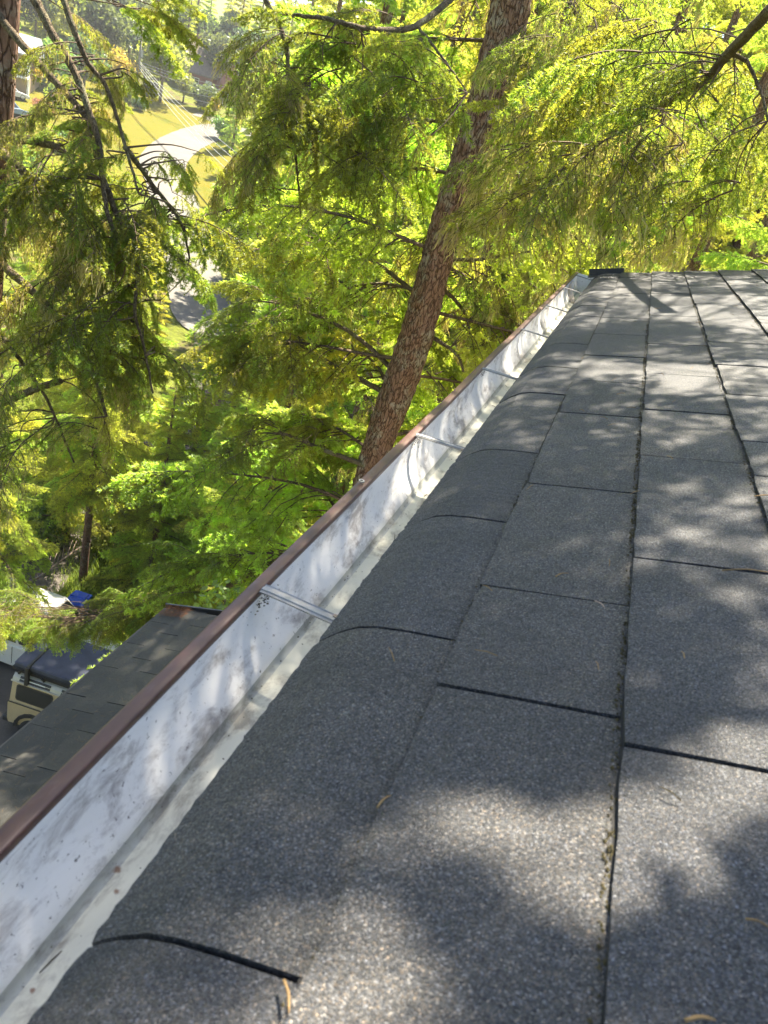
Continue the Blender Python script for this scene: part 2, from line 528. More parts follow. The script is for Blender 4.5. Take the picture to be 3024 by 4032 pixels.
def ribbon(name, pts, width, off, mat, n=60):
    P = smooth_path([(p[0], p[1], 0) for p in pts], n)
    mb = MB(); v = []; cols = 9
    for i, p in enumerate(P):
        t = (P[min(i+1, n-1)] - P[max(i-1, 0)]).normalized()
        s = Vector((t.y, -t.x, 0))
        w = width[0] + (width[1] - width[0]) * i / (n - 1)
        for c in range(cols):
            q = p + s * (w * (c / (cols - 1) - 0.5) + (0.12 * mnoise.noise(Vector((i * 0.7, c * 9, 3))) if c in (0, cols - 1) else 0))
            v.append((q.x, q.y, terr(q.x, q.y) + off))
    f = [(i*cols+c, i*cols+c+1, (i+1)*cols+c+1, (i+1)*cols+c) for i in range(n-1) for c in range(cols-1)]
    mb.add(v, f)
    return tag(mb.build(name, mat, smooth=True), kind='structure')

def polar_patch(name, az0, az1, r0, r1, off, mat, wob=2.0):
    mb = MB(); v = []; na, nr = 30, 40
    for i in range(nr + 1):
        for j in range(na + 1):
            a = az0 + (az1 - az0) * j / na
            rr = r0 + (r1 - r0) * i / nr
            if i in (0, nr): rr += wob * mnoise.noise(Vector((j * 0.5, i, 1)))
            if j in (0, na): a += 0.6 * mnoise.noise(Vector((i * 0.5, j, 2)))
            x, y = rr * math.sin(R(a)), rr * math.cos(R(a))
            v.append((x, y, terr(x, y) + off))
    f = [(i*(na+1)+j, i*(na+1)+j+1, (i+1)*(na+1)+j+1, (i+1)*(na+1)+j) for i in range(nr) for j in range(na)]
    mb.add(v, f)
    return tag(mb.build(name, mat, smooth=True), kind='structure')

polar_patch('lawn', -46, -26.5, 84, 134, 0.05, M['lawn'])
road_px = [(640, 735), (470, 715), (425, 620), (398, 520), (372, 420), (352, 352), (400, 306), (470, 284), (560, 290)]
ribbon('road', [ground_at(*p) for p in road_px], (4.4, 5.4), 0.10, M['road'], 90)
ribbon('path', [ground_at(*p) for p in [(420, 247), (455, 258), (500, 276)]], (2.6, 2.6), 0.09, M['road'], 20)
ribbon('driveway', [(-30, 8.5), (-20, 10.5), (-9, 13.2), (0, 14.6)], (8.6, 8.0), 0.05, M['drive'], 50)
ribbon('driveway', [(-13.5, 15.5), (-15.3, 20), (-15.8, 26), (-18, 36), (-24, 47)], (2.6, 3.2), 0.07, M['drive'], 60)

# ------------------------------------------------------------------ the house with the near roof
TH = math.atan(1 / 3)
cs_, sn_ = math.cos(TH), math.sin(TH)
def roof_matrix(O):
    return Matrix(((cs_, 0, -sn_, O[0]), (0, 1, 0, O[1]), (sn_, 0, cs_, O[2]), (0, 0, 0, 1)))
RM = roof_matrix((0.36 * sn_, 0, -0.36 * cs_))

rng = random.Random(4)
def tab_mesh(name, prof_top, thick, mat, seed, nv=9, jag=0.0012):
    """one shingle tab: profile along the slope, unit long across; ragged butt edge"""
    r2 = random.Random(seed)
    mb = MB(); v = []
    npf = len(prof_top)
    for j in range(nv):
        t = j / (nv - 1)
        for s_, dz in ((0, 0), (1, -thick)):
            for i, (u, n_) in enumerate(prof_top):
                uu = u
                if i == 0: uu += r2.uniform(-jag, jag) + (0.0015 if j in (0, nv-1) else 0)
                v.append((uu, t, n_ + dz + (r2.uniform(-0.0004, 0.0004) if s_ == 0 else 0)))
    row = 2 * npf
    f = []; butt = []
    for j in range(nv - 1):
        a, b = j * row, (j + 1) * row
        for i in range(npf - 1):
            f.append((a+i, a+i+1, b+i+1, b+i))
            f.append((a+npf+i, b+npf+i, b+npf+i+1, a+npf+i+1))
        butt.append(len(f)); f.append((a, b, b+npf, a+npf))
        f.append((a+npf-1, a+row-1, b+row-1, b+npf-1))
    for a, sgn in ((0, 1), ((nv - 1) * row, -1)):
        for i in range(npf - 1):
            q = (a+i, a+npf+i, a+npf+i+1, a+i+1)
            f.append(q if sgn > 0 else q[::-1])
    sides = len(f)
    mb.add(v, f)
    for i in butt: mb.m[i] = 1
    return mb.mesh(name, [mat, M['asphalt']])

EXP = 0.146
flat_prof = [(0, 0.0040), (0.004, 0.0043), (0.06, 0.0018), (EXP + 0.02, -0.0035)]
tabs = [tab_mesh('shingle', flat_prof, 0.0044, M['shingle'], s) for s in range(5)]
eave_prof = [(0.0, -0.0217), (0.010, -0.0165), (0.024, -0.0085), (0.043, -0.0005), (0.062, 0.0022), (0.09, 0.0018), (0.160, -0.0035)]
eave_tabs = [tab_mesh('shingle', eave_prof, 0.0055, M['shingle'], 40 + s, 41, 0.0008) for s in range(4)]

house = empty('house', (1.5, 0, -8))
tag(house, 'house carrying the near grey asphalt shingle roof beside the white gutter', 'house')
HI = house.matrix_world.inverted() if False else Matrix.Translation((-1.5, 0, 8))
def place(parent_inv, name, me, parent, Mx):
    o = link(name, me, parent)
    o.matrix_basis = parent_inv @ Mx
    return o

RAKE = 4.16
def course(butt, slots, protos, parent, inv, RMx, y0, y1, gap=0.0042, eave=False, jit=0.004, slide=0.002):
    ys = [y0] + sorted(s for s in slots if y0 < s < y1) + [y1]
    for a, b in zip(ys[:-1], ys[1:]):
        end = b >= y1 - 1e-6
        bb = b + (rng.uniform(-0.03, 0.02) if end else 0)
        gp = gap if a < 1.1 else gap * 1.6
        L = bb - a - gp
        Mx = RMx @ Matrix.Translation((butt + rng.uniform(-slide, slide), a + gp / 2 + rng.uniform(-0.001, 0.001), rng.uniform(-0.0006, 0.0009))) @ Matrix.Rotation(rng.uniform(-jit, jit), 4, 'Z') @ Matrix.Diagonal((1, L, 1, 1))
        place(inv, 'shingle', rng.choice(protos), parent, Mx)

def extend(meas, step, lo=-1.6, hi=4.1):
    s = sorted(meas); out = list(s)
    x = s[0] - step
    while x > lo: out.append(x); x -= step
    x = s[-1] + step
    while x < hi - 0.1: out.append(x); x += step
    return out
c1 = extend([0.242, 0.58, 0.86, 1.141, 1.531, 1.792, 2.111, 2.40, 2.629, 2.897, 3.239, 3.705], 0.33)
c2 = extend([0.503, 0.681, 0.992, 1.376, 1.648, 1.933, 2.254, 2.573, 2.912, 3.262, 3.569], 0.33)
c3 = extend([0.464, 0.776, 1.138, 1.413, 1.725, 2.097, 2.615, 2.877, 3.227], 0.33)
c4 = extend([0.75, 1.07, 1.235, 1.546, 1.827, 2.12, 2.423, 2.899, 3.467], 0.33)
c5 = extend([2.434, 2.736, 3.128, 3.535], 0.325)
course(-0.278, c1, eave_tabs, house, HI, RM, -1.6, RAKE, jit=0.0012, slide=0.0006)
butts = [(-0.141, c2), (0.003, c3), (0.149, c4), (0.302, c5)]
for b, s in butts: course(b, s, tabs, house, HI, RM, -1.6, RAKE)
b = 0.302
for i in range(8):
    b += EXP
    off = rng.uniform(0.1, 0.25) + (0.165 if i % 2 else 0)
    course(b, [off + 0.33 * q for q in range(-5, 13)], tabs, house, HI, RM, -1.6, RAKE)

deck = MB()
deck.prism([(-0.245, -0.024), (-0.245, -0.040), (3.2, -0.040), (3.2, -0.0105), (-0.195, -0.0105)][::-1], 'y', -1.6, RAKE - 0.015)
d = deck.build('roof_deck', M['felt'], house); d.matrix_basis = HI @ RM @ Matrix.Translation((0.02, 0, -0.001))
upper = MB(); upper.box((1.45, -1.6, -0.02), (3.2, RAKE, 0.001))
u_ = upper.build('roof_slope', M['shingle'], house); u_.matrix_basis = HI @ RM
wl = MB(); wl.box((0.32, -1.55, -9.5), (7.0, 4.0, -0.36)); o = wl.build('wall', M['siding'], house); o.matrix_basis = HI
fa = MB(); fa.box((-0.106, -1.58, -0.60), (-0.082, RAKE - 0.02, -0.452)); o = fa.build('fascia_board', M['siding'], house); o.matrix_basis = HI
so = MB(); so.box((-0.082, -1.58, -0.60), (0.32, 4.1, -0.585)); o = so.build('soffit', M['siding'], house); o.matrix_basis = HI
# rake flashing at the far end and the black kick-up at its corner
rk = MB(); rk.prism([(-0.268, -0.012), (-0.268, -0.085), (3.2, -0.085), (3.2, -0.012)][::-1], 'y', RAKE - 0.012, RAKE + 0.012)
o = rk.build('rake_flashing', M['black_metal'], house); o.matrix_basis = HI @ RM
kk = MB(); kk.box((-0.300, RAKE + 0.03, -0.010), (-0.130, RAKE + 0.045, 0.022)); kk.box((-0.300, RAKE - 0.06, -0.012), (-0.130, RAKE + 0.045, -0.008))
o = kk.build('corner_flashing', M['black_metal'], house); o.matrix_basis = HI @ RM
de = MB(); de.prism([(-0.128, -0.446), (-0.128, -0.50), (-0.124, -0.50), (-0.124, -0.448), (-0.02, -0.412), (-0.022, -0.408)], 'y', -1.58, RAKE)
o = de.build('drip_edge', M['flash'], house); o.matrix_basis = HI

# ------------------------------------------------------------------ the gutter
GL = (-1.6, 4.42)
gut = empty('gutter', (-0.18, 1.4, -0.56))
tag(gut, 'long white-lined metal rain gutter with brown outer lip along the roof edge', 'gutter')
GI = Matrix.Translation((0.18, -1.4, 0.56))
def wob(q):
    return Vector((q.x + 0.0016 * mnoise.noise(Vector((q.y * 2.2, 0, 0))) + 0.0006 * mnoise.noise(Vector((q.y * 9, q.x * 40, 0))), q.y, q.z + 0.0014 * mnoise.noise(Vector((q.y * 1.7, 5, 0)))))
ys = [GL[0] + (GL[1] - GL[0]) * i / 150 for i in range(151)]
inside = [(-0.2352, -0.474), (-0.2350, -0.486), (-0.2338, -0.500), (-0.2285, -0.518), (-0.2190, -0.534), (-0.2090, -0.545), (-0.2032, -0.5515), (-0.2022, -0.5575), (-0.1965, -0.5605), (-0.115, -0.5612), (-0.1135, -0.555), (-0.1135, -0.470)]
t = MB(); t.sheet(inside, ys, 0, wob)
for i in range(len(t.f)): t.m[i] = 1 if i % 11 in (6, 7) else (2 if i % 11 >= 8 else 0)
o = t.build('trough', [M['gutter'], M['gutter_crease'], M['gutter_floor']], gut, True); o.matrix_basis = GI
outer = [(x - 0.0022 if x < -0.15 else x, z - 0.0018) for x, z in inside]
outer[0] = (-0.2374, -0.474); outer[-1] = (-0.1115, -0.470); outer[-2] = (-0.1115, -0.557)
t = MB(); t.sheet(outer[::-1], ys, 0, wob); o = t.build('outer_face', M['lip'], gut, True); o.matrix_basis = GI
lip = [(-0.2350, -0.4800), (-0.2346, -0.4725), (-0.2352, -0.4708), (-0.2370, -0.4702), (-0.2475, -0.4712), (-0.2492, -0.4720), (-0.2499, -0.4740), (-0.2499, -0.4830), (-0.2480, -0.4842), (-0.2385, -0.4850)]
t = MB(); t.sheet(lip, ys, 0, wob); o = t.build('lip', M['lip'], gut, True); o.matrix_basis = GI
for y in (0.062, 0.652, 1.250, 1.832, 2.445, 3.03, 3.66, 4.25):
    sk = rng.uniform(-0.012, 0.012)
    s = MB()
    v = []
    prof = [(-0.0085, 0.0012), (-0.0074, 0.0), (-0.0030, -0.0002), (-0.0024, 0.0014), (0.0024, 0.0014), (0.0030, -0.0002), (0.0074, 0.0), (0.0085, 0.0012), (0.0074, -0.0014), (-0.0074, -0.0014)]
    for x, dz in ((-0.2352, 0), (-0.225, 0.0005), (-0.200, 0.0005), (-0.170, 0.0), (-0.140, 0.0), (-0.118, -0.001)):
        for (py_, pz_) in prof:
            v.append((x, y + py_ + sk * (x + 0.235) / 0.1, -0.4700 + pz_ + dz + (x + 0.235) * 0.02))
    n = len(prof)
    f = [(i*n+j, i*n+(j+1)%n, (i+1)*n+(j+1)%n, (i+1)*n+j) for i in range(5) for j in range(n)] + [tuple(range(n)), tuple(range(6*n-1, 5*n-1, -1))]
    s.add(v, f)
    so_ = s.build('strap', M['strap'], gut); so_.matrix_basis = GI
    sc_ = MB(); sc_.disc((-0.150, y + 0.001, -0.4672), (0, 0, 1), 0, 0.0028, 0.0014, 10)
    k_ = sc_.build('screw', M['rust_edge'], so_)
ec = MB(); ec.prism([(x, z) for x, z in inside] , 'y', GL[1] - 0.002, GL[1] + 0.001); o = ec.build('end_cap', M['gutter'], gut); o.matrix_basis = GI
for (y, r_) in ((0.985, 0.0045),):
    dn = MB(); dn.disc((-0.243, y, -0.4672), (0, 0, 1), r_ * 0.5, r_, 0.0018, 14); o = dn.build('lip_dent', M['strap'], gut); o.matrix_basis = GI

# pale curled scrap standing in the far end of the gutter, and mud clots at the straps
cur = MB(); P = [(-0.222, 4.02, -0.478), (-0.219, 4.00, -0.50), (-0.212, 3.97, -0.525), (-0.196, 3.94, -0.548), (-0.176, 3.92, -0.556)]
cur.tube(smooth_path(P, 12), [0.006, 0.010, 0.013, 0.014, 0.014, 0.013, 0.013, 0.014, 0.015, 0.014, 0.012, 0.006], 8)
tag(cur.build('curled_scrap', simple('pale_scrap', (0.55, 0.47, 0.38), 0.8, var=0.3, scale=50), smooth=True), 'pale curled scrap lying in the far end of the gutter', 'bark scrap')

cl = MB(); r2 = random.Random(12)
spots = []
for y in (0.062, 0.652, 1.250, 1.832, 2.445, 3.03, 3.66):
    spots += [((-0.2325 + abs(r2.gauss(0, 0.004)), y + r2.gauss(0, 0.014), -0.4765 - abs(r2.gauss(0, 0.006))), r2.uniform(0.0005, 0.0016)) for _ in range(60)]
spots += [((r2.uniform(-0.20, -0.13), r2.uniform(0.1, 4.2), -0.5604), r2.uniform(0.0005, 0.0014)) for _ in range(260)]
spots += [((-0.2005 + r2.uniform(-0.002, 0.003), r2.uniform(0.1, 4.2), -0.5585), r2.uniform(0.0005, 0.0012)) for _ in range(220)]
for (p, s) in spots:
    v = [Vector(p) + Vector((a * s * r2.uniform(.6, 1.3), b_ * s * r2.uniform(.6, 1.8), c * s * r2.uniform(.4, 1.0))) for (a, b_, c) in ((1,0,0),(-1,0,0),(0,1,0),(0,-1,0),(0,0,1))]
    cl.add(v, [(0, 2, 4), (2, 1, 4), (1, 3, 4), (3, 0, 4)])
for _ in range(34):
    x, y, a = r2.uniform(-0.195, -0.15), r2.uniform(0.15, 3.8), r2.gauss(1.4, 0.5); L = r2.uniform(0.008, 0.02)
    cl.tube([(x, y, -0.5598), (x + math.cos(a) * L * 0.5, y + math.sin(a) * L * 0.5, -0.5588), (x + math.cos(a) * L, y + math.sin(a) * L, -0.5596)], [0.0005, 0.0006, 0.0003], 3)
tag(cl.build('silt', M['moss']), 'specks of silt and dead needles inside the white gutter', 'silt', kind='stuff')

# ------------------------------------------------------------------ the lower roof
LX, LZ, LEND = -2.12, -3.40, 4.06
LR = roof_matrix((LX, 0, LZ))
low = empty('annex', (-0.9, 1.0, -8))
tag(low, 'lower annex with weathered dark shingle roof below the gutter', 'annex')
LI = Matrix.Translation((0.9, -1.0, 8))
old_tabs = [tab_mesh('shingle', [(0, 0.0035), (0.004, 0.004), (0.06, 0.0016), (0.172, -0.0035)], 0.006, M['shingle_old'], 70 + s, 9, 0.003) for s in range(5)]
for i in range(9):
    off = 0.02 + (0.0 if i % 2 else 0.145) + rng.uniform(-0.02, 0.02)
    course(-0.012 + 0.15 * i, [off + 0.285 * q + rng.uniform(-0.03, 0.03) for q in range(-6, 14) if rng.random() > 0.18], old_tabs, low, LI, LR, -1.2, LEND, 0.0026, jit=0.008)
dk = MB(); dk.box((0.004, -1.2, -0.05), (2.62, LEND - 0.02, -0.0085)); o = dk.build('roof_deck', M['felt'], low); o.matrix_basis = LI @ LR
dk = MB(); dk.box((1.30, -1.2, -0.008), (2.62, LEND, 0.002)); o = dk.build('roof_slope', M['shingle_old'], low); o.matrix_basis = LI @ LR
dk = MB(); dk.box((-0.040, -1.2, -0.028), (0.020, LEND + 0.01, -0.0085)); o = dk.build('eave_flashing', M['old_edge'], low); o.matrix_basis = LI @ LR
dk = MB(); dk.box((-0.016, -1.2, -0.13), (0.006, LEND - 0.01, -0.032)); o = dk.build('fascia_board', M['rust_edge'], low); o.matrix_basis = LI @ LR
dk = MB(); dk.box((-0.03, LEND + 0.012, -0.06), (2.6, LEND + 0.028, 0.022)); o = dk.build('rake_flashing', M['black_metal'], low); o.matrix_basis = LI @ LR
dk = MB(); dk.box((-1.75, -1.1, -10.2), (0.315, 3.9, -3.42)); o = dk.build('wall', M['siding'], low); o.matrix_basis = LI

# ------------------------------------------------------------------ litter and moss on the roofs
def on_roof(u, y, n=0.004, RMx=RM):
    return RMx @ Vector((u, y, n))
def moss_line(name, segs, label):
    mb = MB(); r2 = random.Random(9)
    for (u, y0, y1, dens, RMx) in segs:
        for _ in range(int((y1 - y0) * dens)):
            y = r2.uniform(y0, y1)
            if mnoise.noise(Vector((y * 6, u * 50, 0))) < r2.uniform(-0.6, 0.5): continue
            s = r2.uniform(0.0006, 0.0017)
            p = Vector((u - r2.uniform(0.0, 0.006), y, -0.003 + r2.uniform(0, 0.002)))
            v = []
            for (a, b, c) in ((1,0,0),(-1,0,0),(0,1,0),(0,-1,0),(0,0,1)):
                v.append(RMx @ (p + Vector((a * s * r2.uniform(.7, 1.2), b * s * 1.6 * r2.uniform(.7, 1.2), c * s * r2.uniform(.7, 1.3)))))
            mb.add(v, [(0, 2, 4), (2, 1, 4), (1, 3, 4), (3, 0, 4)])
    return tag(mb.build(name, M['moss']), label, 'moss', kind='stuff')
moss_line('moss', [(-0.141, 0.15, 1.3, 500, RM), (0.003, 0.15, 2.9, 900, RM), (-0.141, 1.3, 3.0, 400, RM), (0.149, 0.6, 3.3, 900, RM), (0.302, 1.4, 3.6, 600, RM)], 'thin brown-green moss along the shingle butts')

dl = MB(); r2 = random.Random(31)  # butt strip: dirt plus the step's shadow band, put into one dark colour
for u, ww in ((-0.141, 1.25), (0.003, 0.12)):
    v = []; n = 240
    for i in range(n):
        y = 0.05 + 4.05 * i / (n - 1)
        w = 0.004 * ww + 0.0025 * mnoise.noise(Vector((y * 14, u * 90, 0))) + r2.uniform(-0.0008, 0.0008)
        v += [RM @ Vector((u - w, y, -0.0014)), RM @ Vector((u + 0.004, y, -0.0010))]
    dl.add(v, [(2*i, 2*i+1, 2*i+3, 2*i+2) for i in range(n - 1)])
tag(dl.build('dirt_shade', M['asphalt']), 'dark line of washed-in grime and painted shade along each shingle butt', 'dirt_shade', kind='stuff')

def needle_litter(name, n, RMx, ur, yr, label, mat, seed, size=(0.012, 0.028), pile=0.0):
    mb = MB(); r2 = random.Random(seed)
    for _ in range(n):
        u, y = r2.uniform(*ur), r2.uniform(*yr)
        a = r2.uniform(0, math.pi); L = r2.uniform(*size)
        z = 0.0058 + r2.random() * pile
        p = RMx @ Vector((u, y, z)); q = RMx @ Vector((u + math.cos(a) * L, y + math.sin(a) * L, z + r2.uniform(0, 0.004)))
        v, f = tube_geo([p, (p + q) / 2 + Vector((0, 0, 0.0015)), q], [0.0005, 0.0006, 0.0003], 3, False)
        mb.add(v, f)
    return tag(mb.build(name, mat), label, 'needle litter', kind='stuff')
needle_litter('needle_litter', 80, RM, (-0.2, 0.6), (0.3, 4.0), 'dry fir needles scattered over the near shingle roof', M['litter'], 3, (0.008, 0.022))
needle_litter('needle_litter', 520, LR, (0.0, 0.6), (0.2, 4.0), 'dry fir needles scattered over the lower roof', M['litter'], 5, (0.012, 0.035))
needle_litter('needle_litter', 520, LR, (0.0, 0.19), (3.93, 4.06), 'rust-red heap of fallen needles in far corner of lower roof', M['litter_red'], 6, (0.012, 0.03), 0.022)
def fallen_twig(px, py, L, ang, label, mat, r_=0.0014):
    dv = ray(px, py); nrm = Vector((-sn_, 0, cs_))
    p = dv * (-0.354 / dv.dot(nrm))
    U = Vector((cs_, 0, sn_)); V = Vector((0, 1, 0))
    q = p + (U * math.cos(ang) + V * math.sin(ang)) * L
    mid = (p + q) / 2 + (U * -math.sin(ang) + V * math.cos(ang)) * L * 0.07 + nrm * 0.001
    mb = MB(); r_ *= 0.62; mb.tube(smooth_path([p, mid, q], 6), [r_, r_, r_, r_ * .9, r_ * .8, r_ * .4], 6)
    tag(mb.build('fallen_twig', mat, smooth=True), label, 'twig', 'bits of twig lying on the near shingles')
fallen_twig(613, 2117, 0.018, -1.0, 'short orange twig under the nearest shingle crack by the gutter', M['litter'], 0.0013)
fallen_twig(815, 1745, 0.014, 1.2, 'small dry twig caught in a shingle butt at mid roof', M['litter'], 0.0012)
fallen_twig(1200, 1245, 0.016, 0.7, 'little straw-coloured twig in the middle of the shaded shingles', M['litter'], 0.0010)
fallen_twig(1560, 1232, 0.045, 0.1, 'long yellow-brown twig on a sunlit shingle at right edge', M['litter'], 0.0013)
fallen_twig(1630, 1072, 0.03, 0.2, 'orange twig lying across the shingle joint at far right', M['litter'], 0.0012)
fallen_twig(1285, 1298, 0.016, -0.9, 'tiny grey twig beside the vertical shingle joint', M['dead'], 0.0011)
fallen_twig(1480, 2205, 0.014, 0.3, 'orange twig at the bottom edge of the picture', M['litter'], 0.0016)
fallen_twig(1610, 1985, 0.012, -0.2, 'small brown twig on the nearest shingle at the right', M['litter'], 0.0010)

# ------------------------------------------------------------------ vehicles
M['tan'] = simple('tan_paint', (0.43, 0.345, 0.215), 0.45, var=0.06, coat=0.3)
M['cream'] = simple('cream_paint', (0.48, 0.45, 0.37), 0.45, var=0.06, coat=0.3)
M['whitecar'] = simple('white_paint', (0.62, 0.61, 0.57), 0.35, var=0.05, coat=0.4)
M['bluecar'] = simple('blue_grey_paint', (0.16, 0.24, 0.38), 0.35, var=0.1, coat=0.4)
M['darkcar'] = simple('dark_paint', (0.03, 0.03, 0.04), 0.35, var=0.1, coat=0.4)
M['rubber'] = simple('tyre_rubber', (0.02, 0.02, 0.02), 0.85)
M['rim'] = simple('steel_rim', (0.30, 0.30, 0.30), 0.4, 0.8)
M['plastic'] = simple('black_plastic', (0.022, 0.022, 0.024), 0.55)
M['shell'] = simple('tent_shell', (0.062, 0.068, 0.095), 0.7, var=0.25, scale=3, spec=0.12)
M['redlamp'] = simple('red_lamp', (0.35, 0.02, 0.02), 0.25)
M['lamp'] = simple('clear_lamp', (0.7, 0.7, 0.66), 0.15)
def glass_mat():
    mt, nt, b = nmat('window_glass')
    b.inputs['Base Color'].default_value = (0.03, 0.032, 0.03, 1)
    b.inputs['Roughness'].default_value = 0.06
    b.inputs['Specular IOR Level'].default_value = 0.8
    bump(nt, noise(nt, coords(nt, False), 4, 2), b, 0.03, 0.02)
    return mt
M['glass'] = glass_mat()

def wheel(parent, c, r_, w, side=-1, name='wheel', mesh_cache={}):
    """side: direction along local y that the outer face looks"""
    key = (r_, w)
    if key not in mesh_cache:
        n = 28; prof = [(0.60, -0.42), (0.80, -0.5), (0.95, -0.46), (1.0, -0.30), (1.0, 0.30), (0.95, 0.46), (0.80, 0.5), (0.60, 0.42)]
        tm = MB(); v = []; f = []
        for i in range(n):
            a = 2 * math.pi * i / n
            for (rr, yy) in prof: v.append((math.cos(a) * rr * r_, yy * w, math.sin(a) * rr * r_))
        k_ = len(prof)
        for i in range(n):
            j = (i + 1) % n
            for q in range(k_ - 1): f.append((i*k_+q, i*k_+q+1, j*k_+q+1, j*k_+q))
        tm.add(v, f)
        rm = MB(); rm.disc((0, -0.30 * w, 0), (0, 1, 0), 0.0, 0.61 * r_, 0.6 * w, 24)
        rm.disc((0, -0.42 * w, 0), (0, 1, 0), 0.0, 0.16 * r_, 0.84 * w, 12)
        for q in range(5):
            a = 2 * math.pi * q / 5
            rm.box((-0.06 * r_, -0.36 * w, 0.14 * r_), (0.06 * r_, 0.36 * w, 0.56 * r_), 0, Matrix.Rotation(a, 4, 'Y'))
        mesh_cache[key] = (tm.mesh('tyre', M['rubber'], True), rm.mesh('rim', M['rim']))
    wh = bpy.data.objects.new(name, None); COL.objects.link(wh); wh.parent = parent; wh.location = c
    for nm, me in zip(('tyre', 'rim'), mesh_cache[key]): link(nm, me, wh)
    return wh

def pane(mb, pts, th, mi=0):
    """flat panel through four points, given thickness along its normal"""
    p = [Vector(q) for q in pts]
    n = (p[1] - p[0]).cross(p[2] - p[0]).normalized() * th
    v = p + [q + n for q in p]
    k_ = len(p)
    f = [tuple(range(k_ - 1, -1, -1)), tuple(range(k_, 2 * k_))] + [(i, (i+1) % k_, (i+1) % k_ + k_, i + k_) for i in range(k_)]
    mb.add(v, f, mi)
    return mb
def rounded(x0, x1, z0, z1, r_, y, k_=3):
    out = []
    for (cx, cz, a0) in ((x1 - r_, z0 + r_, -90), (x1 - r_, z1 - r_, 0), (x0 + r_, z1 - r_, 90), (x0 + r_, z0 + r_, 180)):
        for i in range(k_ + 1):
            a = R(a0 + 90 * i / k_)
            out.append((cx + r_ * math.cos(a), y, cz + r_ * math.sin(a)))
    return out

# tan off-roader: local x forward, y to its left, z up; its right side (y = 0) looks at the camera
SUVH = R(8.0)
suv = empty('offroad_car', (0, 0, 0), SUVH)
SM = Matrix.Rotation(SUVH, 4, 'Z')
suv.location = Vector((-10.18, 12.05, -15.95)) + SM @ Vector((2.2, 0.88, 0))
tag(suv, 'boxy tan off-road car with dark roof tent and spare wheel, beside the white car', 'car')
SO = Matrix.Translation((-2.2, -0.88, 0))
def sp(name, mb, mat, parent=suv, smooth=False):
    o = mb.build(name, mat, parent, smooth)
    if parent is suv: o.matrix_basis = SO
    return o
b = MB()
b.prism([(0.03, 0.50), (0.0, 0.62), (0.0, 1.12), (0.03, 1.20), (3.05, 1.20), (3.15, 1.18), (4.30, 1.14), (4.38, 1.05), (4.38, 0.55), (4.30, 0.50)][::-1], 'y', 0.0, 1.76)
sp('body', b, M['tan'])
b = MB()
v = [(0.03, 0.03, 1.20), (3.02, 0.03, 1.20), (3.02, 1.73, 1.20), (0.03, 1.73, 1.20), (0.05, 0.10, 1.80), (2.62, 0.10, 1.80), (2.62, 1.66, 1.80), (0.05, 1.66, 1.80)]
b.add(v, ((4,5,6,7),(0,1,5,4),(1,2,6,5),(2,3,7,6),(3,0,4,7)))
cab = sp('cabin', b, M['tan'])
b = MB(); b.prism([(0.09, 1.80), (0.12, 1.88), (0.19, 1.94), (0.30, 1.965), (1.46, 1.965), (1.57, 1.94), (1.64, 1.88), (1.67, 1.80)][::-1], 'x', 0.04, 2.64)
roof = sp('roof', b, M['cream'])
for (x0, x1) in ((0.22, 1.02), (1.30, 2.10)):
    b = MB(); pane(b, [(x0, 0.098, 1.815), (x1, 0.098, 1.815), (x1, 0.165, 1.93), (x0, 0.165, 1.93)], 0.012)
    aw = sp('alpine_window', b, M['plastic'])
    b = MB(); pane(b, [(x0 + 0.10, 0.116, 1.865), (x1 - 0.14, 0.116, 1.865), (x1 - 0.14, 0.126, 1.885), (x0 + 0.10, 0.126, 1.885)], 0.006); o = b.build('slot', M['lamp'], aw)
def side_pt(x, z, pr=0.0):
    return (x, 0.03 + (z - 1.20) / 0.60 * 0.07 - pr, z)
def side_window(name, x0, x1, z0, z1):
    b = MB(); pane(b, [side_pt(p[0], p[2], 0.001) for p in rounded(x0 - 0.03, x1 + 0.03, z0 - 0.03, z1 + 0.03, 0.07, 0)], 0.010)
    w = sp(name, b, M['plastic'])
    b = MB(); pane(b, [side_pt(p[0], p[2], 0.012) for p in rounded(x0, x1, z0, z1, 0.05, 0)], 0.005)
    b.build('pane', M['glass'], w)
side_window('side_window', 0.20, 1.10, 1.29, 1.69)
side_window('side_window', 1.34, 1.62, 1.29, 1.69)
side_window('side_window', 1.68, 2.12, 1.29, 1.69)
side_window('side_window', 2.28, 2.78, 1.29, 1.66)
for x in (1.20, 2.20, 3.02):
    b = MB(); b.box((x - 0.006, -0.003, 0.60), (x + 0.006, 0.006, 1.19)); sp('door_seam', b, M['plastic'])
b = MB(); b.box((0.0, -0.012, 1.165), (3.0, 0.001, 1.195)); sp('waist_trim', b, M['plastic'])
b = MB(); b.box((0.02, 0.06, 1.785), (2.63, 0.092, 1.812)); sp('rain_channel', b, M['cream'])
b = MB(); b.cbox((-0.16, 0.02, 0.44), (0.02, 1.74, 0.62), 0.03); sp('rear_bumper', b, M['plastic'])
b = MB(); b.cbox((4.38, 0.02, 0.44), (4.52, 1.74, 0.64), 0.03); sp('front_bumper', b, M['plastic'])
for z in (0.86, 1.0):
    b = MB(); b.disc((-0.03, 0.12, z), (1, 0, 0), 0, 0.045, 0.034, 16); sp('tail_lamp', b, M['redlamp'])
for y in (0.28, 1.48):
    b = MB(); b.disc((4.375, y, 0.92), (1, 0, 0), 0, 0.09, 0.03, 18); sp('headlight', b, M['lamp'])
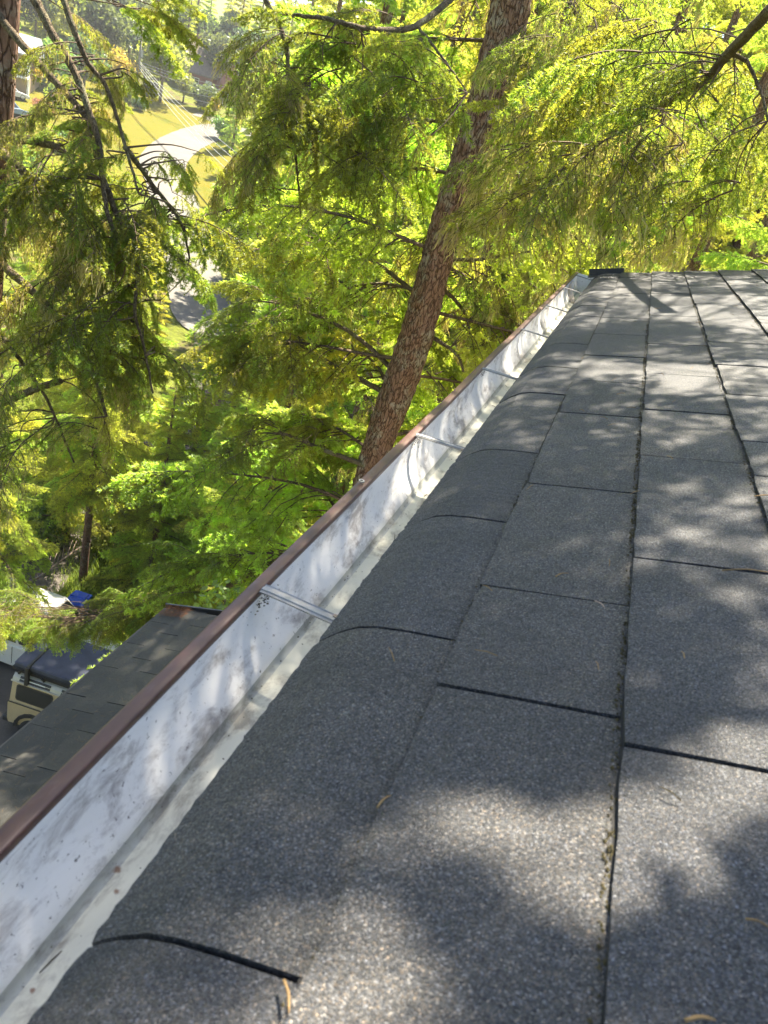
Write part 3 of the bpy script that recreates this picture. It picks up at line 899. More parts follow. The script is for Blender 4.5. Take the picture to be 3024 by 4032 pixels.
for y in (0.0, 1.76):
    for x in (0.72, 3.50):
        b = MB()
        for i in range(9):
            a0, a1 = math.pi * i / 9, math.pi * (i + 1) / 9
            q = [(x + math.cos(a) * rr, 0.46 + math.sin(a) * rr) for a, rr in ((a0, 0.44), (a1, 0.44), (a1, 0.53), (a0, 0.53))]
            b.prism(q, 'y', y - 0.05, y + 0.05)
        sp('wheel_arch', b, M['plastic'])
for x in (0.72, 3.50):
    for y in (0.07, 1.69):
        w = wheel(suv, Vector((x, y, 0.39)) + Vector((-2.2, -0.88, 0)), 0.39, 0.24)
b = MB(); sw = wheel(suv, Vector((-0.14, 1.0, 1.18)) + Vector((-2.2, -0.88, 0)), 0.40, 0.24, name='spare_wheel'); sw.rotation_euler = (0, 0, R(90))
b = MB(); b.cbox((0.02, 0.16, 2.11), (2.25, 1.62, 2.31), 0.03); tent = sp('roof_tent', b, M['shell'])
b = MB(); b.box((-0.005, 0.135, 2.115), (2.275, 1.645, 2.14)); b.box((0.0, 0.14, 2.17), (2.27, 1.64, 2.18)); b.build('tent_rim', M['plastic'], tent)
for x in (0.42, 1.95):
    b = MB(); b.box((x - 0.03, 0.10, 2.315), (x + 0.03, 1.66, 2.35)); bar = sp('rack_bar', b, M['plastic'])
    b = MB(); b.box((x - 0.045, 0.04, 1.79), (x + 0.045, 0.13, 2.33)); b.build('bracket', M['plastic'], bar)
for y in (0.20, 1.56):
    b = MB(); b.box((0.1, y - 0.025, 2.02), (2.4, y + 0.025, 2.06)); sp('roof_rail', b, M['plastic'])
for x in (0.15, 0.8, 1.5, 2.2):
    b = MB(); b.box((x - 0.02, 0.16, 1.955), (x + 0.02, 1.6, 2.02)); sp('rack_slat', b, M['plastic'])
    b = MB(); b.box((x - 0.03, 0.1, 2.058), (x + 0.03, 1.66, 2.11)); sp('rack_slat', b, M['plastic'])
b = MB(); pane(b, [(0.045, 1.55, 1.30), (0.045, 0.25, 1.30), (0.055, 0.28, 1.70), (0.055, 1.52, 1.70)][::-1], 0.02); sp('rear_window', b, M['glass'])
b = MB(); pane(b, [(3.035, 0.12, 1.24), (3.035, 1.64, 1.24), (2.66, 1.58, 1.76), (2.66, 0.18, 1.76)], 0.012); sp('windscreen', b, M['glass'])

def car(name, loc, rz, paint, label, L=4.1, W=1.78, H=1.7, group=None, wagon=True):
    root = empty(name, loc, rz)
    tag(root, label, 'car', group)
    h = L / 2
    bz = H * 0.56
    lo = MB()
    lo.prism([(-h + 0.04, 0.30), (-h, 0.45), (-h, bz - 0.10), (-h + 0.06, bz), (h - 1.25, bz + 0.02), (h - 0.25, bz - 0.14), (h - 0.03, bz - 0.26), (h, 0.5), (h - 0.06, 0.30)][::-1], 'y', -W / 2, W / 2)
    me = lo.build('body', paint, root)
    bv = me.modifiers.new('bevel', 'BEVEL'); bv.width = 0.06; bv.segments = 3; bv.limit_method = 'ANGLE'
    c0, c1, c2, c3 = -h + 0.05, -h + (0.30 if wagon else 0.8), h - 2.0, h - 1.2
    i1 = 0.16
    up = MB()
    up.add([(c0, -W/2+0.04, bz), (c3, -W/2+0.04, bz), (c3, W/2-0.04, bz), (c0, W/2-0.04, bz), (c1, -W/2+i1, H), (c2, -W/2+i1, H), (c2, W/2-i1, H), (c1, W/2-i1, H)], ((4,5,6,7),(0,1,5,4),(1,2,6,5),(2,3,7,6),(3,0,4,7)))
    cb = up.build('cabin', paint, root)
    bv = cb.modifiers.new('bevel', 'BEVEL'); bv.width = 0.05; bv.segments = 3
    def lerp3(a, b_, t): return [a[i] + (b_[i] - a[i]) * t for i in range(3)]
    for s in (-1, 1):
        A, B = (c0, s*(W/2-0.035), bz), (c3, s*(W/2-0.035), bz)
        D, Cc = (c1, s*(W/2-i1+0.005), H), (c2, s*(W/2-i1+0.005), H)
        for (t0, t1) in ((0.06, 0.34), (0.37, 0.64), (0.67, 0.93)):
            def q(t, k_): return lerp3(lerp3(A, B, t), lerp3(D, Cc, t), k_)
            pts = [q(t0, 0.12), q(t1, 0.12), q(t1 - 0.01, 0.84), q(t0 + 0.01, 0.84)]
            w = MB(); pane(w, pts if s < 0 else pts[::-1], 0.008); w.build('side_window', M['glass'], root)
        for x in (-h + 0.82, h - 0.80):
            wheel(root, (x, s * (W / 2 - 0.10), 0.33), 0.33, 0.21)
    w = MB(); pane(w, [(c3 - 0.08, -W/2+0.14, bz + 0.06), (c3 - 0.08, W/2-0.14, bz + 0.06), (c2 + 0.06, W/2-0.24, H - 0.05), (c2 + 0.06, -W/2+0.24, H - 0.05)], 0.03); w.build('windscreen', M['glass'], root)
    w = MB(); pane(w, [(c0 + 0.04, W/2-0.16, bz + 0.10), (c0 + 0.04, -W/2+0.16, bz + 0.10), (c1 - 0.02, -W/2+0.24, H - 0.10), (c1 - 0.02, W/2-0.24, H - 0.10)], 0.03); w.build('rear_window', M['glass'], root)
    for s in (-1, 1):
        w = MB(); w.cbox((h - 0.10, s*(W/2-0.25) - 0.16, bz - 0.36), (h + 0.005, s*(W/2-0.25) + 0.16, bz - 0.22), 0.02); w.build('headlight', M['lamp'], root)
        w = MB(); w.cbox((-h - 0.006, s*(W/2-0.14) - 0.09, bz - 0.35), (-h + 0.08, s*(W/2-0.14) + 0.09, bz - 0.12), 0.02); w.build('tail_lamp', M['redlamp'], root)
        w = MB(); w.box((-0.25, s*(W/2+0.002) - 0.004, 0.42), (-0.235, s*(W/2+0.002) + 0.004, bz - 0.03)); w.build('door_seam', M['plastic'], root)
    w = MB(); w.cbox((h - 0.06, -W/2+0.08, 0.30), (h + 0.05, W/2-0.08, 0.5), 0.03); w.build('front_bumper', M['plastic'], root)
    w = MB(); w.cbox((-h - 0.05, -W/2+0.08, 0.32), (-h + 0.06, W/2-0.08, 0.52), 0.03); w.build('rear_bumper', M['plastic'], root)
    return root
car('parked_car', (-11.45, 14.75, -15.94), R(6), M['whitecar'], 'white car parked behind the tan off-road car, half hidden by a fir bough', 4.5, 1.85, 1.82)

# ------------------------------------------------------------------ blue bin
M['blue'] = simple('blue_plastic', (0.022, 0.085, 0.55), 0.38, var=0.15, scale=8)
M['mark'] = simple('white_print', (0.75, 0.77, 0.8), 0.6, var=0.05)
bn = empty('recycling_bin', (-11.62, 16.55, -15.94), R(9))
tag(bn, 'blue plastic recycling bin with lid standing by a thin tree trunk', 'bin')
def taper(mb, z0, z1, a0, b0, a1, b1):
    mb.add([(-a0,-b0,z0),(a0,-b0,z0),(a0,b0,z0),(-a0,b0,z0),(-a1,-b1,z1),(a1,-b1,z1),(a1,b1,z1),(-a1,b1,z1)], ((0,3,2,1),(4,5,6,7),(0,1,5,4),(1,2,6,5),(2,3,7,6),(3,0,4,7)))
b = MB(); taper(b, 0.08, 0.98, 0.20, 0.24, 0.245, 0.30); b.build('tub', M['blue'], bn)
b = MB(); taper(b, 0.93, 0.99, 0.262, 0.318, 0.268, 0.324); b.build('rim', M['blue'], bn)
lid = MB(); lid.cbox((-0.285, -0.345, 0.992), (0.285, 0.345, 1.045), 0.02); l = lid.build('lid', M['blue'], bn)
b = MB(); b.cbox((-0.20, -0.26, 1.043), (0.20, 0.26, 1.075), 0.014); b.build('lid_panel', M['blue'], l)
b = MB(); b.box((-0.27, -0.012, 1.05), (0.27, 0.012, 1.09)); b.build('lid_rib', M['blue'], l)
b = MB(); b.tube([(-0.22, 0.36, 1.0), (0.22, 0.36, 1.0)], 0.018, 8); b.build('handle', M['blue'], bn)
for s in (-1, 1):
    wheel(bn, (0.20 * s, 0.24, 0.10), 0.10, 0.05).rotation_euler = (0, 0, R(90))
    b = MB(); b.box((s * 0.10 - 0.012, -0.302, 0.30), (s * 0.10 + 0.012, -0.27, 0.92)); b.build('rib', M['blue'], bn)
em = MB()
for i in range(3):   # small white printed arrows in a ring on the side
    Rm = Matrix.Translation((0.243, -0.06, 0.72)) @ Matrix.Rotation(R(120 * i), 4, 'X')
    em.add([Rm @ Vector(p) for p in ((0, -0.055, 0.03), (0, 0.02, 0.03), (0, 0.02, 0.015), (0, 0.06, 0.045), (0, 0.02, 0.075), (0, 0.02, 0.06), (0, -0.055, 0.06))], ((0, 1, 2, 3, 4, 5, 6),))
o = em.build('printed_mark', M['mark'], bn); o.location = (0.0045, 0, 0)

# ------------------------------------------------------------------ far houses, pole, wires
M['redwall'] = simple('red_siding', (0.22, 0.075, 0.05), 0.8, var=0.1, scale=2)
M['tanroof'] = simple('tan_shingle_roof', (0.15, 0.115, 0.088), 0.9, var=0.25, scale=3)
M['whitetrim'] = simple('white_trim', (0.75, 0.74, 0.70), 0.6, var=0.05)
M['tanwall'] = simple('tan_siding', (0.30, 0.22, 0.13), 0.8, var=0.1, scale=2)
M['greyroof'] = simple('grey_roof', (0.28, 0.29, 0.30), 0.9, var=0.2, scale=2)
M['pole'] = simple('pole_wood', (0.22, 0.195, 0.14), 0.9, var=0.2, scale=3)
M['wire'] = simple('wire', (0.42, 0.42, 0.40), 0.5, var=0.02)
def facing(p): return -math.atan2(p.x, p.y)

def window_set(root, mb_pts, th=0.06):
    for (x0, x1, z0, z1, y) in mb_pts:
        f = MB(); f.box((x0, y - th, z0), (x1, y, z1)); fr = f.build('window', M['whitetrim'], root)
        p = MB(); p.box((x0 + 0.08, y - th - 0.02, z0 + 0.08), ((x0 + x1) / 2 - 0.03, y - th + 0.01, z1 - 0.08)); p.build('pane', M['glass'], fr)
        p = MB(); p.box(((x0 + x1) / 2 + 0.03, y - th - 0.02, z0 + 0.08), (x1 - 0.08, y - th + 0.01, z1 - 0.08)); p.build('pane', M['glass'], fr)

p = ground_at(438, 203)
rh = empty('cottage', p, facing(p) + R(14))
tag(rh, 'far red-walled house with tan shingle roof among the trees', 'house')
b = MB(); b.box((-3.2, 0, -1.5), (6.5, 8, 3.0)); b.build('wall', M['redwall'], rh)
b = MB(); b.add([(-3.9, -0.7, 2.75), (7.2, -0.7, 2.75), (5.2, 4, 7.4), (-2.2, 4, 7.4), (-3.9, 8.7, 2.75), (7.2, 8.7, 2.75), (-3.9, -0.7, 2.55), (7.2, -0.7, 2.55), (7.2, 8.7, 2.55), (-3.9, 8.7, 2.55)],
    ((0,1,2,3),(1,5,2),(4,3,2,5),(0,3,4),(0,6,7,1),(1,7,8,5),(5,8,9,4),(4,9,6,0)))
rf = b.build('roof', M['tanroof'], rh)
b = MB(); b.prism([(-2.2, 3.0), (0.0, 6.2), (2.2, 3.0)], 'y', -1.9, 3.2); go = b.build('cross_gable', M['tanroof'], rh); go.location = (3.8, 0, 0)
b = MB(); b.prism([(-1.7, 0.0), (-1.7, 3.1), (0.0, 5.5), (1.7, 3.1), (1.7, 0.0)], 'y', -1.7, 1.0); go = b.build('gable_wall', M['redwall'], rh); go.location = (3.8, -0.25, 0)
b = MB(); b.box((-1.0, 4.5, 6.2), (-0.3, 5.2, 8.4)); b.build('chimney', M['redwall'], rf)
window_set(rh, [(-2.4, -0.9, 0.9, 2.1, 0.0), (3.0, 4.6, 0.9, 2.3, -1.95)])
b = MB(); b.box((0.2, -0.05, -0.2), (1.2, 0.0, 2.1)); dr = b.build('door', M['whitetrim'], rh)
b = MB(); b.disc((1.08, -0.10, 0.95), (0, 1, 0), 0, 0.04, 0.05, 8); b.build('handle', M['rim'], dr)

p = ground_at(45, 205)
lh = empty('dwelling', p, facing(p) + R(-12))
tag(lh, 'far pale tan house with white corner post at left edge', 'house')
b = MB(); b.box((-8, 0, -1), (0.6, 7, 4.6)); b.build('wall', M['tanwall'], lh)
b = MB(); b.prism([(-1.0, 4.5), (3.5, 6.4), (8.0, 4.5), (8.0, 4.35), (-1.0, 4.35)], 'x', -8.6, 1.3); b.build('roof', M['greyroof'], lh)
b = MB(); b.box((0.62, -0.12, -1), (0.86, 0.12, 4.4)); b.build('corner_post', M['whitetrim'], lh)
b = MB(); b.box((-8, -1.6, 1.9), (0.86, 0, 2.1)); bl = b.build('balcony', M['whitetrim'], lh)
b = MB(); b.box((-8, -1.6, 2.95), (0.86, -1.5, 3.05)); b.build('rail', M['whitetrim'], bl)
for i in range(12):
    b = MB(); b.box((-7.9 + i * 0.78, -1.58, 2.1), (-7.84 + i * 0.78, -1.52, 2.95)); b.build('baluster', M['whitetrim'], bl)
window_set(lh, [(-3.2, -1.4, 2.5, 3.8, 0.0), (-6.6, -4.8, 2.5, 3.8, 0.0), (-2.6, -0.9, 0.2, 1.4, 0.0)])

p = ground_at(18, 212); car('parked_car', p + Vector((0, 0, 0.08)), facing(p) + R(20), M['whitecar'], 'small far white car below the tan house at left edge', 4.2, 1.75, 1.5, wagon=False)
p = ground_at(18, 250); car('parked_car', p + Vector((0, 0, 0.08)), facing(p) + R(35), M['bluecar'], 'blue car parked below the far white car at left edge', 4.2, 1.75, 1.5, wagon=False)
p = ground_at(328, 205); car('parked_car', p + Vector((0, 0, 0.08)), facing(p) + R(80), M['darkcar'], 'dark car parked under trees right of the utility pole', 4.2, 1.8, 1.7)

pb = ground_at(292, 219)
pole = empty('utility_pole', pb, facing(pb))
tag(pole, 'pale wooden utility pole carrying wires beside the lawn', 'utility pole')
b = MB(); b.tube([(0, 0, -1), (0.02, 0, 4), (0.0, 0, 9.5)], [0.19, 0.17, 0.13], 12); b.build('shaft', M['pole'], pole, True)
for z, wd in ((8.9, 1.2), (7.6, 0.8)):
    b = MB(); b.box((-wd, -0.16, z - 0.07), (wd, -0.06, z + 0.07)); ca = b.build('crossarm', M['pole'], pole)
    for x in (-wd + 0.1, -wd * 0.4, wd * 0.4, wd - 0.1):
        q = MB(); q.disc((x, -0.11, z + 0.07), (0, 0, 1), 0, 0.05, 0.16, 10); q.build('insulator', M['whitetrim'], ca)
b = MB(); b.tube([(0.26, -0.05, 5.6), (0.26, -0.05, 6.5)], 0.2, 14); b.build('transformer', M['rim'], pole)
b = MB(); b.box((-0.14, -0.22, 0.2), (-0.08, -0.19, 2.2)); b.build('guard', M['leaf_yellow'], pole)
top = pb + Vector((0, 0, 9.0))
def wire(p, q, sag, label, r_=0.028):
    p, q = Vector(p), Vector(q)
    pts = [p.lerp(q, i / 14) - Vector((0, 0, sag * 4 * (i / 14) * (1 - i / 14))) for i in range(15)]
    mb = MB(); mb.tube(pts, r_, 4)
    tag(mb.build('overhead_wire', M['wire']), label, 'wire', 'overhead wires at the utility pole')
Wt = pb + Vector((0, 0, 0))
for i, (z0, ex, ey) in enumerate(((7.2, 600, 208), (6.9, 600, 219), (6.6, 600, 231))):
    wire(Wt + Vector((0.2, -0.1, z0 - 2.2)), at(ex, ey, 118), 0.5, ('uppermost', 'middle', 'lowest')[i] + ' of the three parallel wires running right from the pole')
for i, (z0, ex, ey) in enumerate(((4.0, 600, 225), (3.5, 600, 243))):
    wire(Wt + Vector((0.2, -0.1, z0 - 0.9)), at(ex, ey, 112), 0.7, ('upper', 'lower') [i] + ' of the two thick cables crossing the red house')
for i, (z0, ex, ey) in enumerate(((7.0, 600, 395), (6.8, 590, 410), (6.5, 580, 425), (6.2, 570, 440))):
    wire(Wt + Vector((0.1, -0.1, z0 - 1.9)), at(ex, ey, 78), 0.8, ('first', 'second', 'third', 'fourth')[i] + ' from the right of the wires falling towards the wood')

# ------------------------------------------------------------------ conifer branches
def unit(a):
    return a / np.maximum(np.linalg.norm(a, axis=-1, keepdims=True), 1e-9)

def gen_branch(seed, L=0.8, pitch=(0.1, -0.5), nsec=18, sec=0.42, weep=0.5, tstep=0.032, tlen=(0.04, 0.11), nd=420, nlen=0.022, nw=0.0026,
               new=0.35, bare=0.0, lichen=0, mr=0.008, spread=58, mats=None, wood_n=3, lich_len=(0.06, 0.22)):
    rg = np.random.default_rng(seed)
    n = 16
    t = np.linspace(0, 1, n)
    ang = pitch[0] + (pitch[1] - pitch[0]) * t + rg.normal(0, 0.05, n).cumsum() * 0.5
    yaw = rg.normal(0, 0.07, n).cumsum()
    d = np.stack([np.cos(ang) * np.cos(yaw), np.cos(ang) * np.sin(yaw), np.sin(ang)], 1)
    main = np.concatenate([[[0, 0, 0]], np.cumsum(d[:-1] * L / (n - 1), 0)])
    W0, W1, WR0, WR1 = [], [], [], []
    def seg(path, r0, r1):
        k_ = len(path) - 1
        rr = np.linspace(r0, r1, k_ + 1)
        W0.append(path[:-1]); W1.append(path[1:]); WR0.append(rr[:-1]); WR1.append(rr[1:])
    seg(main, mr, mr * 0.18)
    T0, T1, TN = [], [], []       # twigs that carry needles
    A = []                        # lichen anchors
    def interp(path, s):
        x = s * (len(path) - 1); i = min(int(x), len(path) - 2)
        return path[i] + (path[i+1] - path[i]) * (x - i), unit(path[i+1] - path[i])
    up = np.array([0, 0, 1.0])
    secs = []
    for i in range(nsec):
        tt = 0.10 + 0.88 * (i + rg.uniform(0.1, 0.9)) / nsec
        b, tan = interp(main, tt)
        lat = unit(np.cross(up, tan)) * (1 if i % 2 else -1)
        a = math.radians(spread + rg.normal(0, 9))
        dr = unit(tan * math.cos(a) + lat * math.sin(a) + np.array([0, 0, rg.normal(0, 0.12)]))
        l = L * sec * ((1 - tt) ** 0.75 * 0.85 + 0.18) * rg.uniform(0.65, 1.2)
        s = np.linspace(0, 1, 7)[:, None]
        path = b + l * (dr * s * (1 - 0.45 * weep * s) + np.array([0, 0, -1.0]) * weep * s ** 1.5) + np.cumsum(rg.normal(0, 0.006 * l / 0.3, (7, 3)), 0)
        secs.append((path, l))
        seg(path, mr * 0.42 * (1 - 0.6 * tt) + 0.0012, 0.0008)
        A.append(path)
        for j in range(1, 6):
            if rg.random() > bare:
                T0.append(path[j]); T1.append(path[j+1]); TN.append(1 if (j >= 4 and rg.random() < new) else 0)
        k_ = max(2, int(l / tstep)); sd = 1
        for q in range(k_):
            ss = 0.12 + 0.86 * (q + rg.uniform(0.2, 0.8)) / k_
            p0, tg = interp(path, ss)
            sd = -sd
            lt = unit(np.cross(up + rg.normal(0, 0.25, 3), tg)) * sd
            dd = unit(tg * 0.7 + lt * 0.75 + np.array([0, 0, -0.35 * weep + rg.normal(0, 0.15)]))
            ll = rg.uniform(*tlen) * (1.15 - 0.5 * ss)
            p1 = p0 + dd * ll * 0.55; p2 = p1 + unit(dd + np.array([0, 0, -0.3 * weep])) * ll * 0.45
            W0.append(np.array([p0, p1])); W1.append(np.array([p1, p2])); WR0.append(np.array([0.0011, 0.0009])); WR1.append(np.array([0.0009, 0.0005]))
            if rg.random() > bare:
                nw_ = 1 if rg.random() < new else 0
                T0 += [p0, p1]; T1 += [p1, p2]; TN += [0, nw_]
                if nw_ and rg.random() < 0.7:
                    for sg in (-1, 1):
                        T0.append(p1); T1.append(p1 + unit(dd + lt * 0.9 * sg) * ll * 0.4); TN.append(1)
    for j in range(8, n - 1):
        T0.append(main[j]); T1.append(main[j+1]); TN.append(1 if j > n - 4 else 0)
    Vs, Fs, Ms, off = [], [], [], 0
    # wood
    W0 = np.concatenate(W0); W1 = np.concatenate(W1); r0 = np.concatenate(WR0); r1 = np.concatenate(WR1)
    ax = unit(W1 - W0)
    u = unit(np.cross(ax, np.array([0.31, 0.87, 0.4]))); w = np.cross(ax, u)
    k_ = wood_n; m_ = len(W0)
    V = np.zeros((m_, 2 * k_, 3))
    for j in range(k_):
        a = 2 * math.pi * j / k_
        o = u * math.cos(a) + w * math.sin(a)
        V[:, j] = W0 + o * r0[:, None]; V[:, k_ + j] = W1 + o * r1[:, None]
    F = []
    for j in range(k_):
        l = (j + 1) % k_
        F += [(j, l, k_ + l), (j, k_ + l, k_ + j)]
    F = np.array(F)
    Fs.append((np.arange(m_)[:, None, None] * 2 * k_ + F[None]).reshape(-1, 3)); Vs.append(V.reshape(-1, 3)); Ms.append(np.zeros(m_ * len(F), int)); off = m_ * 2 * k_
    # needles
    if T0:
        T0 = np.array(T0); T1 = np.array(T1); TN = np.array(TN)
        ln = np.linalg.norm(T1 - T0, axis=1)
        cnt = np.maximum(2, (ln * nd * (1 + 0.25 * TN)).astype(int))
        idx = np.repeat(np.arange(len(T0)), cnt); K = len(idx)
        s = rg.random(K)[:, None]
        tw = unit(T1 - T0)[idx]; nn = TN[idx]
        pos = T0[idx] + (T1 - T0)[idx] * s
        rad = rg.normal(0, 1, (K, 3)); rad[:, 2] *= 0.6
        rad = unit(rad - tw * (rad * tw).sum(1, keepdims=True))
        fwd = 0.45 + 0.35 * nn[:, None] + rg.normal(0, 0.12, (K, 1))
        dr = unit(tw * fwd + rad * 0.9)
        sz = nlen * rg.uniform(0.75, 1.2, (K, 1)) * (1 + 0.12 * nn[:, None])
        wd = nw * rg.uniform(0.8, 1.2, (K, 1)) * (1 + 0.35 * nn[:, None])
        sdv = unit(np.cross(dr, rg.normal(0, 1, (K, 3))))
        V = np.stack([pos + dr * sz * 0.05 - sdv * wd / 2, pos + dr * sz * 0.05 + sdv * wd / 2, pos + dr * sz], 1)
        Vs.append(V.reshape(-1, 3)); Fs.append(off + np.arange(K * 3).reshape(K, 3)); Ms.append(1 + nn); off += K * 3
    # lichen
    if lichen:
        P0 = []
        for _ in range(lichen):
            path = A[rg.integers(len(A))]
            c, _t = interp(path, rg.uniform(0.1, 0.95))
            for _k in range(rg.integers(5, 11)): P0.append(c + rg.normal(0, 0.012, 3))
        P0 = np.array(P0); K = len(P0)
        ln = rg.uniform(*lich_len, (K, 1)); wdt = rg.uniform(0.003, 0.007, (K, 1)) * (nw / 0.0026) ** 0.5
        ang = rg.uniform(0, math.pi, K); sv = np.stack([np.cos(ang), np.sin(ang), np.zeros(K)], 1)
        rows = []
        cur = P0.copy()
        for q, wf in enumerate((0.6, 1.0, 0.7, 0.1)):
            rows += [cur - sv * wdt * wf / 2, cur + sv * wdt * wf / 2]
            cur = cur + np.array([0, 0, -1.0]) * ln / 3 + rg.normal(0, 0.012, (K, 3))
        V = np.stack(rows, 1)
        F = np.array([(0,1,3),(0,3,2),(2,3,5),(2,5,4),(4,5,7),(4,7,6)])
        Vs.append(V.reshape(-1, 3)); Fs.append(off + (np.arange(K)[:, None, None] * 8 + F[None]).reshape(-1, 3)); Ms.append(np.full(K * 6, 3)); off += K * 8
    return np.concatenate(Vs), np.concatenate(Fs), np.concatenate(Ms)

NEAR = [M['twig'], M['needle'], M['needle_new'], M['lichen']]
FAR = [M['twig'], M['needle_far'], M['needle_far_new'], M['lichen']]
def bm_mesh(name, mats, **kw):
    V, F, I = gen_branch(**kw)
    return tri_mesh(name, V, F, mats, I)

# sprays for the trees a few metres away: needles of about true size
pend = [bm_mesh('spray', NEAR, seed=100 + i, L=0.55, pitch=(-0.15, -1.25), nsec=15, sec=0.50, weep=0.62, tstep=0.030, tlen=(0.03, 0.085), new=0.14, bare=0.02, nd=540, nlen=0.021, nw=0.0042, mr=0.005) for i in range(6)]
pend_new = [bm_mesh('spray', NEAR, seed=120 + i, L=0.5, pitch=(0.1, -0.8), nsec=15, sec=0.5, weep=0.4, tstep=0.032, tlen=(0.04, 0.09), new=0.6, nd=480, nlen=0.022, nw=0.0043, mr=0.005) for i in range(3)]
pend_lich = [bm_mesh('spray', NEAR, seed=140 + i, L=0.7, pitch=(-0.25, -1.25), nsec=20, sec=0.46, weep=0.6, new=0.10, bare=0.40, nd=420, nlen=0.021, nw=0.0040, lichen=22, mr=0.006, lich_len=(0.04, 0.15)) for i in range(6)]
flat = [bm_mesh('spray', NEAR, seed=160 + i, L=0.85, pitch=(-0.05, -0.75), nsec=24, sec=0.42, weep=0.5, tstep=0.045, tlen=(0.06, 0.14), new=0.42, nd=400, nlen=0.024, nw=0.0052, mr=0.007) for i in range(4)]
# whole branches for the trees behind
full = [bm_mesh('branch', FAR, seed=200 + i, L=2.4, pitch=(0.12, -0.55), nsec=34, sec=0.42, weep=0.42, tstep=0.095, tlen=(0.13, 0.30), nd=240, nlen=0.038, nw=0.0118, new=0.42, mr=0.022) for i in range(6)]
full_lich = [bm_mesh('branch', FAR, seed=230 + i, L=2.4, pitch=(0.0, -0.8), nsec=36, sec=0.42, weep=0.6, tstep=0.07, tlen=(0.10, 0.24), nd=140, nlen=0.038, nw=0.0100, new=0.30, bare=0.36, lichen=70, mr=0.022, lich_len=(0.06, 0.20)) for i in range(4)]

def trunk_mesh(name, pts, rad, mat, n=14, rough=0.03, seed=0, plates=False):
    V, F = tube_geo(pts, rad, n, True)
    out = []
    k_ = len(pts)
    for i, v in enumerate(V):
        c = Vector(pts[min(i // n, k_ - 1)])
        d = (v - c)
        f = 1 + rough * mnoise.noise(Vector((d.x * 9, d.y * 9, v.z * 1.3 + seed)))
        if plates:
            dd, _ = mnoise.voronoi(Vector((d.x * 21 + 0.5 * mnoise.noise(v * 9), d.y * 21, v.z * 5.2)))
            f += 0.11 * min(1.0, (dd[1] - dd[0]) * 2.2) - 0.05 + 0.03 * mnoise.noise(v * 22)
        out.append(c + d * f)
    mb = MB(); mb.add(out, F)
    return mb.mesh(name, mat, True)

def set_basis(o, p, yaw, pitch=0.0, roll=0.0, s=1.0):
    o.matrix_basis = Matrix.Translation(p) @ Matrix.Rotation(yaw, 4, 'Z') @ Matrix.Rotation(-pitch, 4, 'Y') @ Matrix.Rotation(roll, 4, 'X') @ Matrix.Scale(s, 4)

def conifer(xy, H, r0, first, Lmax, nb, seed, label, group, protos, top_new=True, skip=None, pitch0=-0.1, base=None):
    """trunk tapering to a leader and whorled branches, each an object of its own"""
    r2 = random.Random(seed)
    zb = terr(*xy) - 0.1 if base is None else base
    root = empty('conifer_tree', (xy[0], xy[1], zb))
    tag(root, label, 'tree', group)
    k_ = 14
    pts = [(0.10 * mnoise.noise(Vector((i, seed, 0))), 0.10 * mnoise.noise(Vector((i, seed, 7))), H * i / (k_ - 1)) for i in range(k_)]
    rad = [r0 * (1 - i / (k_ - 1)) ** 0.8 + 0.012 for i in range(k_)]
    link('trunk', trunk_mesh('trunk', pts, rad, M['bark'], 10, 0.12, seed), root)
    az = r2.uniform(0, 6.28)
    for i in range(nb):
        t = (i + r2.random()) / nb
        h = first + (H - first) * (1 - (1 - t) ** 1.25) * 0.985
        q = (h - first) / (H - first)
        az += 2.399 + r2.uniform(-0.3, 0.3)
        L = Lmax * ((1 - q) ** 0.75 * 0.92 + 0.08) * r2.uniform(0.75, 1.15) * (0.55 + 0.45 * sstep(0, 0.12, q))
        if skip and skip(h + zb, az % (2 * math.pi), L): continue
        o = link('branch', r2.choice(protos), root)
        x = pts[min(int(q * (k_ - 1)), k_ - 1)]
        set_basis(o, (x[0], x[1], h), az, pitch0 + 0.55 * q + r2.uniform(-0.15, 0.12), r2.uniform(-0.3, 0.3), L / 2.4)
    return root

# ------------------------------------------------------------------ the main fir behind the gutter
def limb_tree(root, root_loc, limb_px, mat=M['limb']):
    """limbs from photograph-derived space points; returns list of (object, path)"""
    out = []
    for (pts, r0, r1) in limb_px:
        P = [at(*p) if len(p) == 3 and p[2] > 0 else Vector(p[:3]) for p in pts]
        path = smooth_path(P, 8 * len(P))
        k_ = len(path)
        r2 = random.Random(k_)
        path = [p + Vector((r2.uniform(-1, 1), r2.uniform(-1, 1), r2.uniform(-1, 1))) * 0.003 for p in path]
        mb = MB(); mb.tube([p - root_loc for p in path], [r0 + (r1 - r0) * i / (k_ - 1) for i in range(k_)], 8)
        out.append((mb.build('limb', mat, root, True), path, (r0, r1)))
    return out

